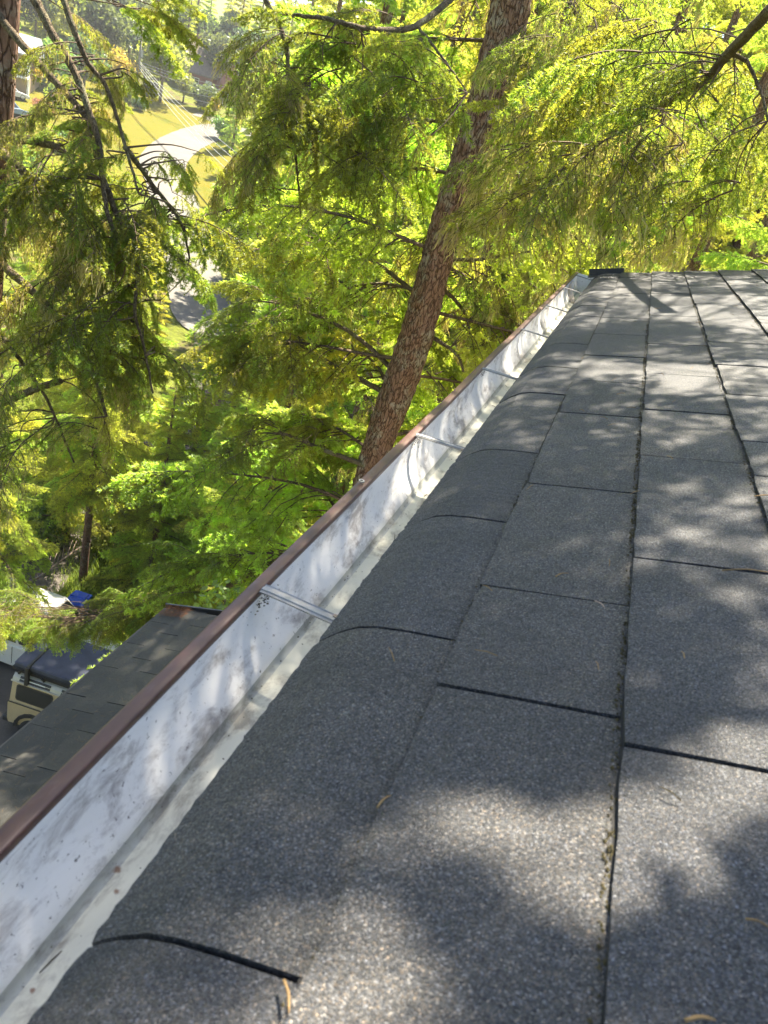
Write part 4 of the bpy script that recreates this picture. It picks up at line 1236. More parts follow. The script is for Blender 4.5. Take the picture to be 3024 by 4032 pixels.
# places on the lower roof that the sun reaches through gaps between the boughs
GAPS = [LR @ Vector((0.10, 3.72, 0)), LR @ Vector((0.22, 3.05, 0)), LR @ Vector((0.30, 2.35, 0)), LR @ Vector((0.12, 2.15, 0))]
def hang(limbs, root_loc, zone, protos, seed, smin=0.8, smax=1.2, yaw_from=None):
    """sprays hung at points of a zone, each tied to the nearest limb by its own twig"""
    r2 = random.Random(seed)
    (x0, x1, y0, y1, n, d0, d1) = zone
    for _ in range(n):
        a = at(r2.uniform(x0, x1), r2.uniform(y0, y1), r2.uniform(d0, d1))
        if any(((a + Vector((0, 0, -0.18)) - g_) - SUNDIR * (a + Vector((0, 0, -0.18)) - g_).dot(SUNDIR)).length < 0.26 for g_ in GAPS): continue
        best = None
        for (o, path, rr) in limbs:
            for p in path[2:]:
                dd = (p - a).length + (0.6 if p.z < a.z - 0.05 else 0)
                if best is None or dd < best[0]: best = (dd, p, o)
        _, p, o = best
        away = a - p
        yaw = math.atan2(away.y, away.x) + r2.uniform(-0.9, 0.9) if away.length > 0.05 else r2.uniform(0, 6.28)
        if away.length > 0.04:
            mid = (p + a) / 2 + Vector((r2.uniform(-.06, .06), r2.uniform(-.06, .06), 0.04 * away.length + r2.uniform(-0.01, .02)))
            pts = smooth_path([p, mid, a], 8)
            mb = MB(); mb.tube([q - root_loc for q in pts], [0.0048 - 0.003 * i / 7 for i in range(8)], 5)
            mb.build('twig', M['twig'], o)
        s = link('spray', r2.choice(protos), o)
        set_basis(s, a - root_loc, yaw, r2.uniform(-0.25, 0.25), r2.uniform(-0.4, 0.4), r2.uniform(smin, smax))

c0 = at(826, 990, 1); c1_ = at(1074, 60, 1)
az_t = (math.atan2(c0.x, c0.y) + math.atan2(c1_.x, c1_.y)) / 2
RT = 7.9
tx, ty = RT * math.sin(az_t), RT * math.cos(az_t)
tb = terr(tx, ty) - 0.2
fir_loc = Vector((tx, ty, tb))
fir = empty('fir_tree', fir_loc)
tag(fir, 'tall fir with thick leaning brown trunk right behind the gutter', 'tree')
pts = []; rad = []
zz = 0.0
while zz < 26:
    Z = zz + tb
    def ctr(py):   # trunk leans and bends slightly
        return 0
    bend = 0.05 * math.sin((Z + 2) * 0.9) + 0.02 * math.sin(Z * 2.3)
    pts.append((bend, 0.03 * math.sin(Z * 1.3), zz)); rad.append(0.162 * max(0.05, 1 - max(0, Z - 1) / 16) + 0.02 * sstep(1.5, 0, zz) + 0.008 * math.sin(Z * 2.1))
    zz += 0.035 if -5.5 < Z < 3 else 0.3
me = trunk_mesh('trunk', pts, rad, M['bark'], 56, 0.10, 3, True)
link('trunk', me, fir)

fir_limbs = [
    # limbs towards upper left of the picture, on the trunk's left side
    ([(800, 1010, 8.55), (690, 968, 8.7), (620, 940, 8.9), (560, 935, 9.2)], 0.032, 0.008),
    ([(835, 850, 8.35), (740, 800, 8.6), (650, 748, 9.0), (560, 720, 9.4)], 0.034, 0.008),
    ([(850, 800, 8.3), (760, 720, 8.4), (640, 665, 8.7), (560, 650, 9.2)], 0.030, 0.008),
    ([(905, 640, 8.2), (800, 560, 8.5), (700, 520, 8.9), (600, 500, 9.4)], 0.026, 0.007),
    # dead limbs drooping on the right side
    ([(895, 700, 8.2), (945, 735, 8.1), (990, 770, 8.0), (1005, 830, 8.0)], 0.028, 0.010),
    ([(925, 600, 8.1), (975, 640, 8.3), (1010, 690, 8.4), (1010, 760, 8.4)], 0.026, 0.010),
    ([(935, 560, 8.1), (1040, 560, 8.3), (1150, 545, 8.6), (1230, 590, 8.9)], 0.022, 0.006),
    # the long bough rising to the right and towards the viewer
    ([(1005, 352, 7.95), (1097, 352, 7.4), (1182, 335, 6.9), (1327, 288, 6.1), (1385, 250, 5.6), (1510, 183, 4.9), (1571, 118, 4.4), (1659, 27, 3.9), (1800, -120, 3.5)], 0.020, 0.026),
    ([(1571, 118, 4.4), (1610, 130, 4.3), (1640, 190, 4.25), (1660, 260, 4.2)], 0.011, 0.005),
    ([(1200, -60, 6.6), (1226, 0, 6.5), (1273, 74, 6.4), (1290, 142, 6.3)], 0.022, 0.007),
    # the bough in front of the trunk with hanging dark sprays
    ([(1100, -140, 7.6), (1000, -30, 6.2), (900, 55, 5.5), (800, 62, 5.1), (700, 40, 5.0), (610, 30, 5.1)], 0.026, 0.008),
    ([(900, 55, 5.5), (960, 130, 5.3), (1010, 200, 5.1)], 0.010, 0.004),
    ([(560, -70, 5.4), (575, 0, 5.4), (615, 86, 5.3), (625, 185, 5.2), (634, 298, 5.1), (644, 390, 5.1), (650, 470, 5.1)], 0.020, 0.004),
    # low bough reaching left above the cars
    ([(tx, ty, -4.9, 0), (640, 1190, 9.0), (480, 1272, 9.3), (330, 1305, 9.7), (180, 1336, 10.1), (20, 1330, 10.5), (-90, 1350, 10.8)], 0.045, 0.010),
]
fir_limbs[-1] = ([(640, 1190, 9.0)] + fir_limbs[-1][0][2:], 0.042, 0.010)
FL = limb_tree(fir, fir_loc, fir_limbs)
# central dark mass
hang(FL[10:13], fir_loc, (640, 920, 60, 190, 26, 4.7, 5.4), pend, 1)
hang(FL[10:13], fir_loc, (680, 890, 150, 350, 28, 4.7, 5.2), pend, 2)
hang(FL[10:13], fir_loc, (640, 960, 25, 130, 16, 4.8, 5.4), pend_new, 3, 0.6, 0.9)
hang(FL[10:13], fir_loc, (600, 760, 180, 420, 16, 4.9, 5.4), pend, 4, 0.7, 1.0)
hang(FL[12:13], fir_loc, (570, 690, 0, 400, 12, 4.9, 5.3), pend_lich, 5, 0.5, 0.8)
# right bough
hang(FL[7:10], fir_loc, (1110, 1500, 200, 420, 28, 5.4, 7.4), pend_lich, 6, 0.8, 1.3)
hang(FL[7:10], fir_loc, (1320, 1600, 30, 180, 15, 4.3, 5.4), pend, 7)
hang(FL[7:10], fir_loc, (1440, 1680, 200, 400, 12, 4.2, 5.2), pend, 8, 0.8, 1.1)
hang(FL[7:10], fir_loc, (1250, 1640, 180, 420, 10, 4.5, 6.0), pend_lich, 9, 0.8, 1.2)
hang(FL[7:10], fir_loc, (1100, 1230, 150, 330, 12, 6.4, 7.4), pend_new, 10)
hang(FL[9:10], fir_loc, (1200, 1330, -20, 160, 14, 6.0, 6.8), pend_lich, 11)
# left and right limbs of the trunk
for i, z in enumerate(((540, 700, 910, 980), (540, 720, 700, 800), (540, 720, 630, 700), (580, 780, 470, 560))):
    hang(FL[i:i+1], fir_loc, (*z, 20, 8.5, 9.4), flat, 20 + i, 0.7, 1.1)
for i in (4, 5, 6):
    hang(FL[i:i+1], fir_loc, (950, 1200, 540, 720, 12, 8.0, 8.8), pend_lich, 30 + i, 0.8, 1.2)
# low bough over the cars
hang(FL[13:14], fir_loc, (-20, 105, 1295, 1335, 36, 9.6, 10.7), flat, 40, 0.45, 0.65)
hang(FL[13:14], fir_loc, (95, 270, 1338, 1356, 48, 9.5, 10.1), flat, 42, 0.32, 0.46)
hang(FL[13:14], fir_loc, (270, 460, 1290, 1330, 40, 9.2, 9.9), flat, 43, 0.45, 0.65)
hang(FL[13:14], fir_loc, (420, 640, 1180, 1290, 18, 8.9, 9.5), flat, 41, 0.7, 1.0)

def fir_skip(z, az, L):
    # keep the side facing the house open where the trunk shows
    toward = math.atan2(-ty, -tx) % (2 * math.pi)
    dd = abs((az - toward + math.pi) % (2 * math.pi) - math.pi)
    return (z > -6.5 and dd < 1.3) or (z <= -6.5 and dd < 0.8)
r2 = random.Random(77)
azz = 0.3
for i in range(110):
    z = -9.5 + 15.5 * i / 110
    azz += 2.399 + r2.uniform(-0.2, 0.2)
    q = sstep(-9.5, 12, z)
    L = 3.2 - 1.9 * q + r2.uniform(-0.3, 0.3)
    if fir_skip(z, azz % (2 * math.pi), L): continue
    lich = z > -2.5
    o = link('branch', r2.choice(full_lich if lich and r2.random() < 0.5 else full), fir)
    set_basis(o, (0, 0, z - tb), azz, r2.uniform(-0.3, 0.05), r2.uniform(-0.3, 0.3), L / 2.4)

# ------------------------------------------------------------------ the near tree at the left edge
lc = at(-14, 300, 1); az_l = math.atan2(lc.x, lc.y); RLT = 4.35
lx, ly = RLT * math.sin(az_l), RLT * math.cos(az_l)
lb = terr(lx, ly) - 0.2
ll = Vector((lx, ly, lb))
ltree = empty('hemlock_tree', ll)
tag(ltree, 'nearest conifer at left edge with long bare limbs sweeping down into view', 'tree')
pts = [(0.03 * math.sin(i * 0.5), 0.03 * math.cos(i * 0.7), 0.5 * i) for i in range(44)]
link('trunk', trunk_mesh('trunk', pts, [max(0.02, 0.066 * (1 - max(0, p[2] + lb - 1) / 12)) for p in pts], M['bark'], 20, 0.12, 5), ltree)
left_limbs = [
    ([(-14, 15, 4.3), (20, 63, 4.25), (109, 165, 4.1), (185, 251, 4.0), (200, 300, 3.95), (212, 350, 3.9)], 0.018, 0.010),
    ([(-20, -170, 4.3), (60, -30, 4.0), (109, 66, 3.9), (165, 165, 3.85), (198, 258, 3.8), (215, 317, 3.8), (220, 380, 3.8), (235, 470, 3.8), (270, 560, 3.85)], 0.020, 0.008),
    ([(-20, -260, 4.3), (110, -60, 3.9), (159, 63, 3.8), (188, 132, 3.8), (231, 192, 3.8), (271, 317, 3.8), (300, 420, 3.8)], 0.015, 0.005),
    ([(-14, 305, 4.25), (35, 302, 4.15), (70, 304, 4.05), (126, 318, 3.95)], 0.022, 0.014),
    ([(-14, 318, 4.3), (30, 350, 4.2), (70, 392, 4.1), (140, 460, 4.0), (200, 540, 3.95)], 0.024, 0.010),
    ([(-14, 555, 4.5), (0, 568, 4.45), (93, 651, 4.3), (159, 727, 4.25), (202, 810, 4.2), (230, 900, 4.2)], 0.024, 0.008),
    ([(-14, 880, 4.75), (0, 873, 4.7), (76, 840, 4.5), (132, 823, 4.4)], 0.024, 0.016),
    ([(220, 380, 3.8), (255, 470, 3.9), (284, 548, 3.95), (298, 588, 4.0), (291, 674, 4.0), (310, 745, 4.05), (330, 850, 4.1)], 0.014, 0.005),
    ([(271, 317, 3.8), (330, 400, 4.0), (390, 480, 4.2), (410, 560, 4.3)], 0.012, 0.005),
    ([(-14, 700, 4.6), (15, 740, 4.5), (60, 800, 4.5), (105, 870, 4.5), (160, 1000, 4.5)], 0.014, 0.005),
    # high limbs reaching over the roof, above the picture: their shade dapples the shingles
    ([(lx, ly, 3.0, 0), (-2.0, 3.9, 3.4, 0), (-0.9, 4.1, 3.5, 0), (0.2, 4.1, 3.3, 0)], 0.035, 0.010),
    ([(lx, ly, 2.3, 0), (-2.1, 2.8, 2.7, 0), (-1.1, 2.4, 2.9, 0), (-0.2, 2.2, 2.8, 0)], 0.032, 0.010),
    ([(lx, ly, 4.2, 0), (-1.9, 3.5, 4.8, 0), (-0.6, 3.2, 5.0, 0), (0.6, 3.0, 4.8, 0)], 0.032, 0.010),
    ([(lx, ly, 5.0, 0), (-2.0, 4.6, 5.6, 0), (-0.8, 5.2, 5.8, 0), (0.5, 5.4, 5.6, 0)], 0.030, 0.010),
]
def limb_tree2(root, loc, limbs):
    out = []
    for (pts, r0, r1) in limbs:
        P = [Vector(p[:3]) if len(p) == 4 else at(*p) for p in pts]
        path = smooth_path(P, 8 * len(P)); k_ = len(path)
        rr = random.Random(k_ * 7)
        path = [p + Vector((rr.uniform(-1, 1), rr.uniform(-1, 1), rr.uniform(-1, 1))) * 0.0018 for p in path]
        mb = MB(); mb.tube([p - loc for p in path], [(r0 + (r1 - r0) * i / (k_ - 1)) * rr.uniform(0.92, 1.1) for i in range(k_)], 9)
        out.append((mb.build('limb', M['limb'], root, True), path, (r0, r1)))
    return out
LL = limb_tree2(ltree, ll, left_limbs)
hang(LL[0:5], ll, (60, 320, 330, 440, 16, 3.7, 4.2), pend, 50, 0.45, 0.75)
hang(LL[1:9], ll, (240, 400, 430, 640, 30, 3.8, 4.3), pend, 51, 0.6, 0.95)
hang(LL[1:9], ll, (270, 430, 320, 470, 22, 3.8, 4.3), pend, 57, 0.3, 0.5)
hang(LL[0:4], ll, (20, 220, 200, 330, 10, 3.8, 4.3), pend_lich, 58, 0.25, 0.45)
hang(LL[0:3], ll, (50, 300, 90, 300, 16, 3.8, 4.3), pend, 59, 0.25, 0.42)
hang(LL[0:3], ll, (150, 330, 150, 330, 6, 3.8, 4.3), pend_new, 60, 0.3, 0.45)
hang(LL[5:9], ll, (190, 350, 640, 800, 26, 3.9, 4.4), pend, 52, 0.6, 0.95)
hang(LL[3:6], ll, (0, 200, 380, 620, 18, 3.9, 4.6), pend_lich, 53, 0.5, 0.8)
hang(LL[5:10], ll, (20, 230, 680, 960, 18, 4.1, 4.7), pend_lich, 54, 0.5, 0.8)
hang(LL[0:3], ll, (60, 300, 20, 260, 9, 3.7, 4.2), pend_lich, 55, 0.3, 0.45)
hang(LL[1:3], ll, (235, 325, -30, 40, 6, 3.8, 4.2), pend_new, 56, 0.5, 0.7)
def hang_on(limb, loc, n, protos, seed, smin, smax, spread=0.3):
    r2 = random.Random(seed); o, path, _ = limb
    for i in range(n):
        p = path[int(len(path) * (0.2 + 0.8 * (i + r2.random()) / n)) - 1]
        s = link('spray', r2.choice(protos), o)
        set_basis(s, p - loc, r2.uniform(0, 6.28), r2.uniform(-0.4, 0.2), r2.uniform(-0.4, 0.4), r2.uniform(smin, smax))
# unseen sprays placed to dapple the roofs: (kind, variant, place, yaw, pitch, roll, size)
def hang_list(limbs, loc, lst):
    for (kd, i, p, yaw, pit, rol, sc_) in lst:
        a = Vector(p); best = None
        for (o, path, rr) in limbs:
            for q in path[2:]:
                dd = (q - a).length
                if best is None or dd < best[0]: best = (dd, q, o)
        _, q, o = best
        if (a - q).length > 0.04:
            pts = smooth_path([q, (q + a) / 2 + Vector((0, 0, 0.06)), a], 8)
            mb = MB(); mb.tube([x - loc for x in pts], [0.006 - 0.004 * j / 7 for j in range(8)], 5); mb.build('twig', M['twig'], o)
        s = link('spray', (flat if kd == 'f' else pend)[i], o)
        set_basis(s, a - loc, yaw, pit, rol, sc_)
hang_list(LL[10:14], ll, [
    ('f', 0, (-0.17, 1.688, 1.747), 5.87, -0.21, 0.39, 0.99),
    ('f', 1, (-0.001, 2.381, 3.33), 1.08, 0.22, 0.12, 0.71),
    ('f', 2, (-0.207, 2.12, 2.419), 1.28, -0.08, -0.11, 0.91),
    ('p', 4, (0.291, 2.06, 2.513), 4.51, -0.29, -0.25, 0.89),
    ('f', 1, (0.095, 1.614, 1.578), 1.84, -0.0, -0.12, 0.89),
    ('f', 3, (0.117, 1.951, 1.897), 1.74, -0.19, -0.33, 0.99),
    ('f', 2, (-0.142, 2.566, 2.961), 5.74, -0.12, 0.1, 0.75),
    ('f', 3, (0.585, 3.704, 2.393), 3.13, 0.13, -0.13, 0.79),
    ('f', 1, (0.195, 1.871, 1.587), 1.39, 0.25, 0.26, 0.91),
    ('f', 0, (0.175, 4.354, 3.324), 1.45, -0.12, 0.14, 0.92),
    ('f', 2, (0.388, 4.662, 1.613), 0.98, -0.22, 0.2, 0.84),
    ('f', 1, (-0.184, 1.967, 2.34), 0.45, -0.01, 0.13, 0.8),
    ('f', 2, (0.166, 4.763, 1.951), 6.07, 0.18, -0.11, 0.84),
    ('f', 0, (-0.164, 3.045, 2.256), 1.11, -0.02, -0.15, 0.79),
    ('f', 1, (-0.135, 4.019, 2.884), 0.19, 0.13, 0.23, 0.67),
    ('f', 1, (0.446, 5.21, 1.956), 4.49, -0.17, -0.05, 0.73),
    ('f', 3, (0.413, 2.023, 2.335), 2.4, -0.19, -0.34, 0.63),
    ('f', 0, (0.164, 1.923, 2.025), 3.55, 0.19, 0.11, 0.68),
    ('f', 2, (0.153, 2.81, 1.759), 5.88, -0.08, 0.32, 0.92),
    ('f', 2, (0.452, 4.441, 2.947), 0.88, 0.2, -0.23, 0.82),
    ('f', 2, (0.278, 5.655, 3.336), 3.16, 0.11, -0.1, 0.68),
    ('p', 3, (0.235, 3.355, 2.084), 0.95, 0.01, 0.17, 0.8),
    ('f', 3, (0.174, 1.768, 1.218), 2.01, -0.06, -0.05, 0.77),
    ('f', 2, (0.726, 4.921, 2.138), 1.78, 0.11, -0.25, 0.59),
    ('f', 0, (0.118, 4.079, 1.771), 2.07, 0.1, 0.3, 0.99),
    ('f', 0, (0.421, 5.986, 2.704), 4.49, -0.19, 0.39, 0.66),
    ('f', 0, (-0.032, 1.732, 1.96), 1.47, 0.23, -0.02, 0.96),
    ('f', 2, (0.322, 4.244, 3.433), 2.18, -0.11, 0.27, 0.66),
    ('f', 2, (0.186, 2.642, 3.388), 3.57, 0.05, 0.34, 0.62),
    ('f', 3, (0.16, 5.18, 2.072), 1.83, 0.11, 0.15, 0.75),
    ('f', 2, (0.413, 3.369, 2.397), 1.11, -0.19, 0.26, 0.84),
    ('f', 1, (1.097, 4.648, 2.844), 2.36, -0.02, 0.31, 0.87),
    ('p', 3, (0.095, 1.862, 1.842), 5.86, -0.2, -0.35, 0.81),
    ('f', 0, (0.078, 2.913, 2.399), 1.46, -0.14, 0.11, 0.78),
    ('p', 1, (0.026, 1.166, 1.359), 5.89, -0.22, -0.11, 0.8),
    ('p', 1, (0.514, 5.3, 3.176), 0.44, 0.28, -0.15, 0.9),
    ('f', 0, (0.195, 3.081, 3.707), 1.5, -0.13, 0.32, 0.67),
    ('f', 1, (-0.003, 4.174, 2.609), 1.24, -0.07, 0.29, 0.47),
    ('p', 1, (0.861, 4.218, 3.335), 2.02, -0.14, -0.09, 0.95),
    ('f', 3, (0.593, 5.465, 2.605), 1.71, -0.03, 0.28, 0.81),
    ('f', 3, (0.463, 2.623, 1.857), 3.94, -0.11, -0.07, 0.73),
    ('p', 4, (-0.017, 2.113, 1.266), 0.44, -0.29, 0.34, 0.97),
    ('p', 3, (0.545, 5.728, 3.846), 2.76, 0.06, -0.31, 0.92),
    ('f', 3, (0.299, 5.051, 3.687), 2.14, -0.19, -0.09, 0.65),
    ('f', 3, (0.511, 4.23, 3.048), 3.34, -0.17, -0.0, 0.88),
    ('p', 1, (0.092, 2.968, 3.505), 5.63, -0.03, -0.36, 0.97),
    ('f', 1, (0.417, 5.848, 3.152), 3.22, 0.23, 0.31, 0.37),
    ('f', 3, (0.024, 1.962, 1.826), 4.21, -0.07, 0.39, 0.72),
    ('p', 2, (0.459, 5.368, 2.557), 0.5, -0.16, -0.24, 0.99),
    ('f', 2, (0.267, 2.136, 1.367), 0.94, 0.29, 0.08, 0.89),
    ('f', 2, (0.256, 3.36, 2.023), 3.16, 0.28, -0.07, 0.97),
    ('f', 2, (0.805, 3.929, 2.14), 6.18, -0.16, 0.33, 0.91),
    ('p', 1, (0.609, 3.736, 2.686), 0.26, -0.26, -0.26, 0.81),
    ('p', 4, (0.106, 2.459, 3.584), 1.6, 0.13, -0.26, 0.39),
    ('f', 2, (0.051, 4.931, 2.087), 2.41, -0.21, -0.08, 0.89),
    ('f', 2, (0.379, 5.044, 3.516), 1.09, -0.09, 0.33, 0.48),
    ('p', 3, (0.264, 1.683, 1.97), 5.37, -0.22, 0.39, 0.74),
    ('f', 3, (-0.034, 1.939, 2.05), 0.87, -0.23, 0.14, 0.66),
    ('f', 3, (0.07, 4.17, 2.55), 5.35, -0.27, 0.07, 0.68),
    ('p', 2, (0.107, 2.848, 1.157), 5.85, 0.12, 0.09, 0.9),
    ('p', 0, (0.267, 3.936, 3.059), 5.68, -0.07, 0.2, 0.67),
    ('p', 1, (0.658, 4.637, 1.41), 4.27, -0.09, 0.17, 0.65),
    ('p', 3, (0.356, 5.47, 2.068), 5.9, -0.28, -0.16, 0.95),
    ('p', 3, (0.271, 2.738, 2.605), 1.05, 0.02, -0.32, 0.73),
    ('p', 1, (-0.057, 2.425, 2.978), 5.51, -0.17, 0.24, 0.88),
    ('p', 4, (0.197, 4.215, 1.567), 1.02, 0.16, -0.37, 0.83),
    ('f', 1, (0.104, 2.907, 1.97), 3.05, 0.07, -0.08, 0.48),
    ('f', 3, (0.152, 5.922, 2.975), 4.76, -0.24, -0.34, 0.45),
    ('p', 2, (0.025, 1.687, 1.668), 1.85, 0.02, 0.23, 0.74),
    ('f', 0, (0.659, 4.088, 2.918), 6.12, 0.12, -0.05, 0.96),
    ('f', 0, (-0.24, 3.637, 2.801), 0.52, 0.04, 0.12, 0.7),
    ('p', 2, (0.837, 4.744, 2.486), 4.08, 0.28, 0.34, 0.94),
    ('p', 0, (0.11, 1.534, 1.4), 5.08, -0.23, -0.01, 0.52),
    ('p', 0, (0.749, 6.263, 3.677), 5.52, -0.16, -0.17, 0.72),
    ('f', 2, (0.031, 3.127, 2.867), 1.18, 0.16, 0.3, 0.55),
    ('p', 3, (0.534, 4.531, 3.272), 3.05, 0.16, 0.38, 0.65),
    ('p', 2, (-0.111, 4.625, 3.482), 1.45, -0.16, -0.06, 0.99),
    ('p', 2, (0.336, 3.092, 2.305), 3.04, 0.23, 0.04, 0.57),
    ('p', 5, (0.841, 3.422, 1.44), 2.0, -0.14, -0.19, 0.92),
    ('p', 4, (0.155, 4.986, 2.041), 4.07, 0.29, -0.27, 0.54),
    ('p', 1, (0.324, 1.151, 1.324), 2.11, -0.21, -0.22, 0.44),
    ('p', 3, (-0.074, 1.679, 2.12), 5.54, 0.19, 0.27, 1.0),
    ('p', 1, (0.295, 5.84, 3.004), 3.87, 0.17, 0.19, 0.44),
    ('p', 1, (0.787, 6.27, 3.316), 4.36, -0.02, -0.2, 0.62),
    ('p', 4, (0.128, 3.236, 3.078), 4.19, 0.01, -0.35, 0.69),
    ('p', 0, (0.087, 2.328, 3.547), 1.54, -0.28, 0.24, 0.43),
    ('p', 4, (0.262, 4.64, 3.665), 4.19, 0.14, 0.05, 0.87),
    ('p', 5, (0.671, 5.386, 3.385), 3.3, 0.16, -0.33, 0.8),
    ('f', 1, (0.646, 4.768, 2.345), 5.07, -0.13, 0.39, 0.74),
    ('p', 3, (-0.119, 4.088, 1.166), 4.69, -0.13, -0.32, 0.83),
])
fir_high = limb_tree2(fir, fir_loc, [([(tx, ty, 2.3, 0), (-1.8, 7.0, 2.5, 0), (-1.6, 6.3, 2.4, 0), (-1.5, 5.7, 2.2, 0)], 0.035, 0.010)])  # unseen limb, added to hold sprays that shade the lower roof
hang_list(fir_high, fir_loc, [
    ('f', 2, (-1.074, 5.972, 2.789), 4.09, 0.06, -0.01, 1.19),
    ('f', 2, (-1.333, 6.323, 3.281), 5.68, 0.09, -0.17, 1.09),
    ('f', 0, (-1.342, 5.886, 2.322), 1.39, -0.24, -0.37, 1.02),
    ('p', 4, (-1.63, 5.999, 2.657), 5.17, -0.24, -0.29, 1.02),
    ('f', 1, (-1.733, 6.638, 2.064), 5.3, -0.18, -0.23, 1.1),
    ('p', 1, (-1.52, 5.763, 2.391), 5.27, 0.04, -0.18, 1.07),
    ('f', 1, (-1.197, 5.651, 2.425), 2.13, -0.2, -0.24, 0.87),
    ('f', 0, (-1.759, 6.205, 2.674), 0.53, 0.0, 0.06, 0.9),
    ('p', 0, (-1.521, 6.045, 2.648), 5.19, -0.14, 0.35, 1.05),
])
r2 = random.Random(5)
for i in range(20):     # its crown above the picture, on the side away from the roof
    a_ = R(150) + R(120) * ((i * 0.618) % 1)
    o = link('branch', r2.choice(full), ltree)
    set_basis(o, (0, 0, 2.6 + 7 * i / 20 - lb), a_, r2.uniform(-0.2, 0.1), r2.uniform(-0.3, 0.3), r2.uniform(0.6, 0.95) * (1 - 0.4 * i / 20))

# ------------------------------------------------------------------ conifers of the slope below and the wood behind
def pol(az, r_): return (r_ * math.sin(R(az)), r_ * math.cos(R(az)))
mix1 = full * 2 + full_lich
g_slope = 'young conifers on the slope below the gutter'
conifer((-12.75, 18.3), 9.8, 0.13, 3.6, 2.3, 99, 11, 'young conifer rising beside the blue bin, its thin trunk bare below', g_slope, full)
conifer(pol(-41.5, 19.5), 9.2, 0.13, 0.8, 2.2, 94, 12, 'young conifer at left edge above the white car', g_slope, full)
conifer(pol(-21.0, 15.5), 13.4, 0.17, 1.0, 2.5, 129, 13, 'conifer left of the leaning trunk hiding the middle of the road', g_slope, full)
conifer(pol(-27.5, 23.0), 8.8, 0.14, 0.8, 2.5, 102, 14, 'bushy conifer standing between driveway and road', g_slope, full)
conifer(pol(-33.0, 31.0), 10.0, 0.15, 0.8, 2.7, 102, 15, 'conifer in front of the lower bend of the road', g_slope, full)
conifer(pol(-17.5, 12.2), 8.6, 0.15, 0.8, 2.5, 108, 16, 'dark low conifer just behind the gutter beneath the leaning trunk', g_slope, full)
conifer(pol(-39.0, 40.0), 10.5, 0.16, 0.8, 3.0, 94, 17, 'conifer at left beyond the driveway', g_slope, full)
conifer(pol(-24.5, 12.6), 7.4, 0.12, 0.6, 2.0, 86, 18, 'small conifer behind the far corner of the lower roof', g_slope, full)
conifer(pol(-36.5, 25.0), 9.4, 0.14, 0.8, 2.5, 108, 19, 'conifer behind the blue bin hiding the driveway', g_slope, full)
conifer(pol(-29.5, 21.5), 7.8, 0.13, 0.5, 2.3, 102, 20, 'low bushy conifer right of the blue bin', g_slope, full)
conifer(pol(-38.5, 30.0), 9.5, 0.14, 0.5, 2.7, 102, 22, 'conifer at left above the young tree by the white car', g_slope, full)
conifer(pol(-24.0, 19.0), 10.0, 0.14, 0.5, 2.5, 108, 23, 'conifer between the leaning trunk and the road', g_slope, full)
g_wood = 'tall conifers of the wood behind the roof'
for i, (az, r_, H, Lm, pr) in enumerate([(-9.5, 14.5, 23, 2.8, mix1), (-2.5, 13.0, 22, 2.7, full_lich * 2 + full), (4.0, 14.5, 23, 2.8, mix1), (10.0, 13.5, 23, 2.8, mix1), (-15.5, 20, 24, 3.0, mix1), (-6.0, 20, 26, 3.0, mix1), (0.5, 20, 26, 3.1, mix1), (7.0, 21, 27, 3.1, mix1), (-19.0, 29, 25, 3.2, full), (-11.5, 28, 28, 3.2, full)]):
    conifer(pol(az, r_), H, 0.20, 5.0 if r_ < 16 else 2.0, Lm, 92, 30 + i, 'tall lichen-hung conifer of the wood behind the roof', g_wood, pr)

# far conifers: crown built as one part
def far_tree(seed, H=14.0, Lm=2.8, nb=84):
    r2 = random.Random(seed); Vs, Fs, Is = [], [], []; off = 0
    az = 0
    base = [gen_branch(seed=seed * 10 + k_, L=2.4, pitch=(0.1, -0.55), nsec=20, sec=0.44, weep=0.45, tstep=0.12, tlen=(0.16, 0.36), nd=42, nlen=0.13, nw=0.055, new=0.4, mr=0.02) for k_ in range(2)]
    for i in range(nb):
        t = (i + r2.random()) / nb; h = 0.8 + (H - 0.8) * (1 - (1 - t) ** 1.25) * 0.985; q = h / H
        az += 2.399; L = Lm * ((1 - q) ** 0.75 * 0.92 + 0.08) * r2.uniform(0.7, 1.15)
        V, F, I = r2.choice(base)
        Mx = Matrix.Translation((0, 0, h)) @ Matrix.Rotation(az, 4, 'Z') @ Matrix.Rotation(0.15 - 0.5 * q + r2.uniform(-.15, .15), 4, 'Y') @ Matrix.Scale(L / 2.4, 4)
        A_ = np.array(Mx)
        Vs.append(V @ A_[:3, :3].T + A_[:3, 3]); Fs.append(F + off); Is.append(I); off += len(V)
    return tri_mesh('crown', np.concatenate(Vs), np.concatenate(Fs), FAR, np.concatenate(Is))
far_crowns = [far_tree(s) for s in (1, 2, 3)]
far_trunk = trunk_mesh('trunk', [(0, 0, 14.0 * i / 8) for i in range(9)], [0.2 * (1 - i / 8) ** 0.8 + 0.01 for i in range(9)], M['bark'], 8, 0.1)
def far_conifer(x, y, s, label, group, seed, sink=0.1):
    root = empty('conifer_tree', (x, y, terr(x, y) - sink)); tag(root, label, 'tree', group)
    for nm, me in (('trunk', far_trunk), ('crown', far_crowns[seed % 3])):
        o = link(nm, me, root); o.rotation_euler = (0, 0, seed * 1.7); o.scale = (s * 0.95, s * 0.95, s)
r2 = random.Random(21)
for i in range(58):
    az = -20 + 38 * ((i * 0.618) % 1.0); r_ = 27 + 62 * (i / 58) + r2.uniform(-2, 2)
    far_conifer(*pol(az, r_), r2.uniform(1.5, 2.2), 'conifer deep in the wood behind the leaning trunk', 'conifers deep in the wood', i)
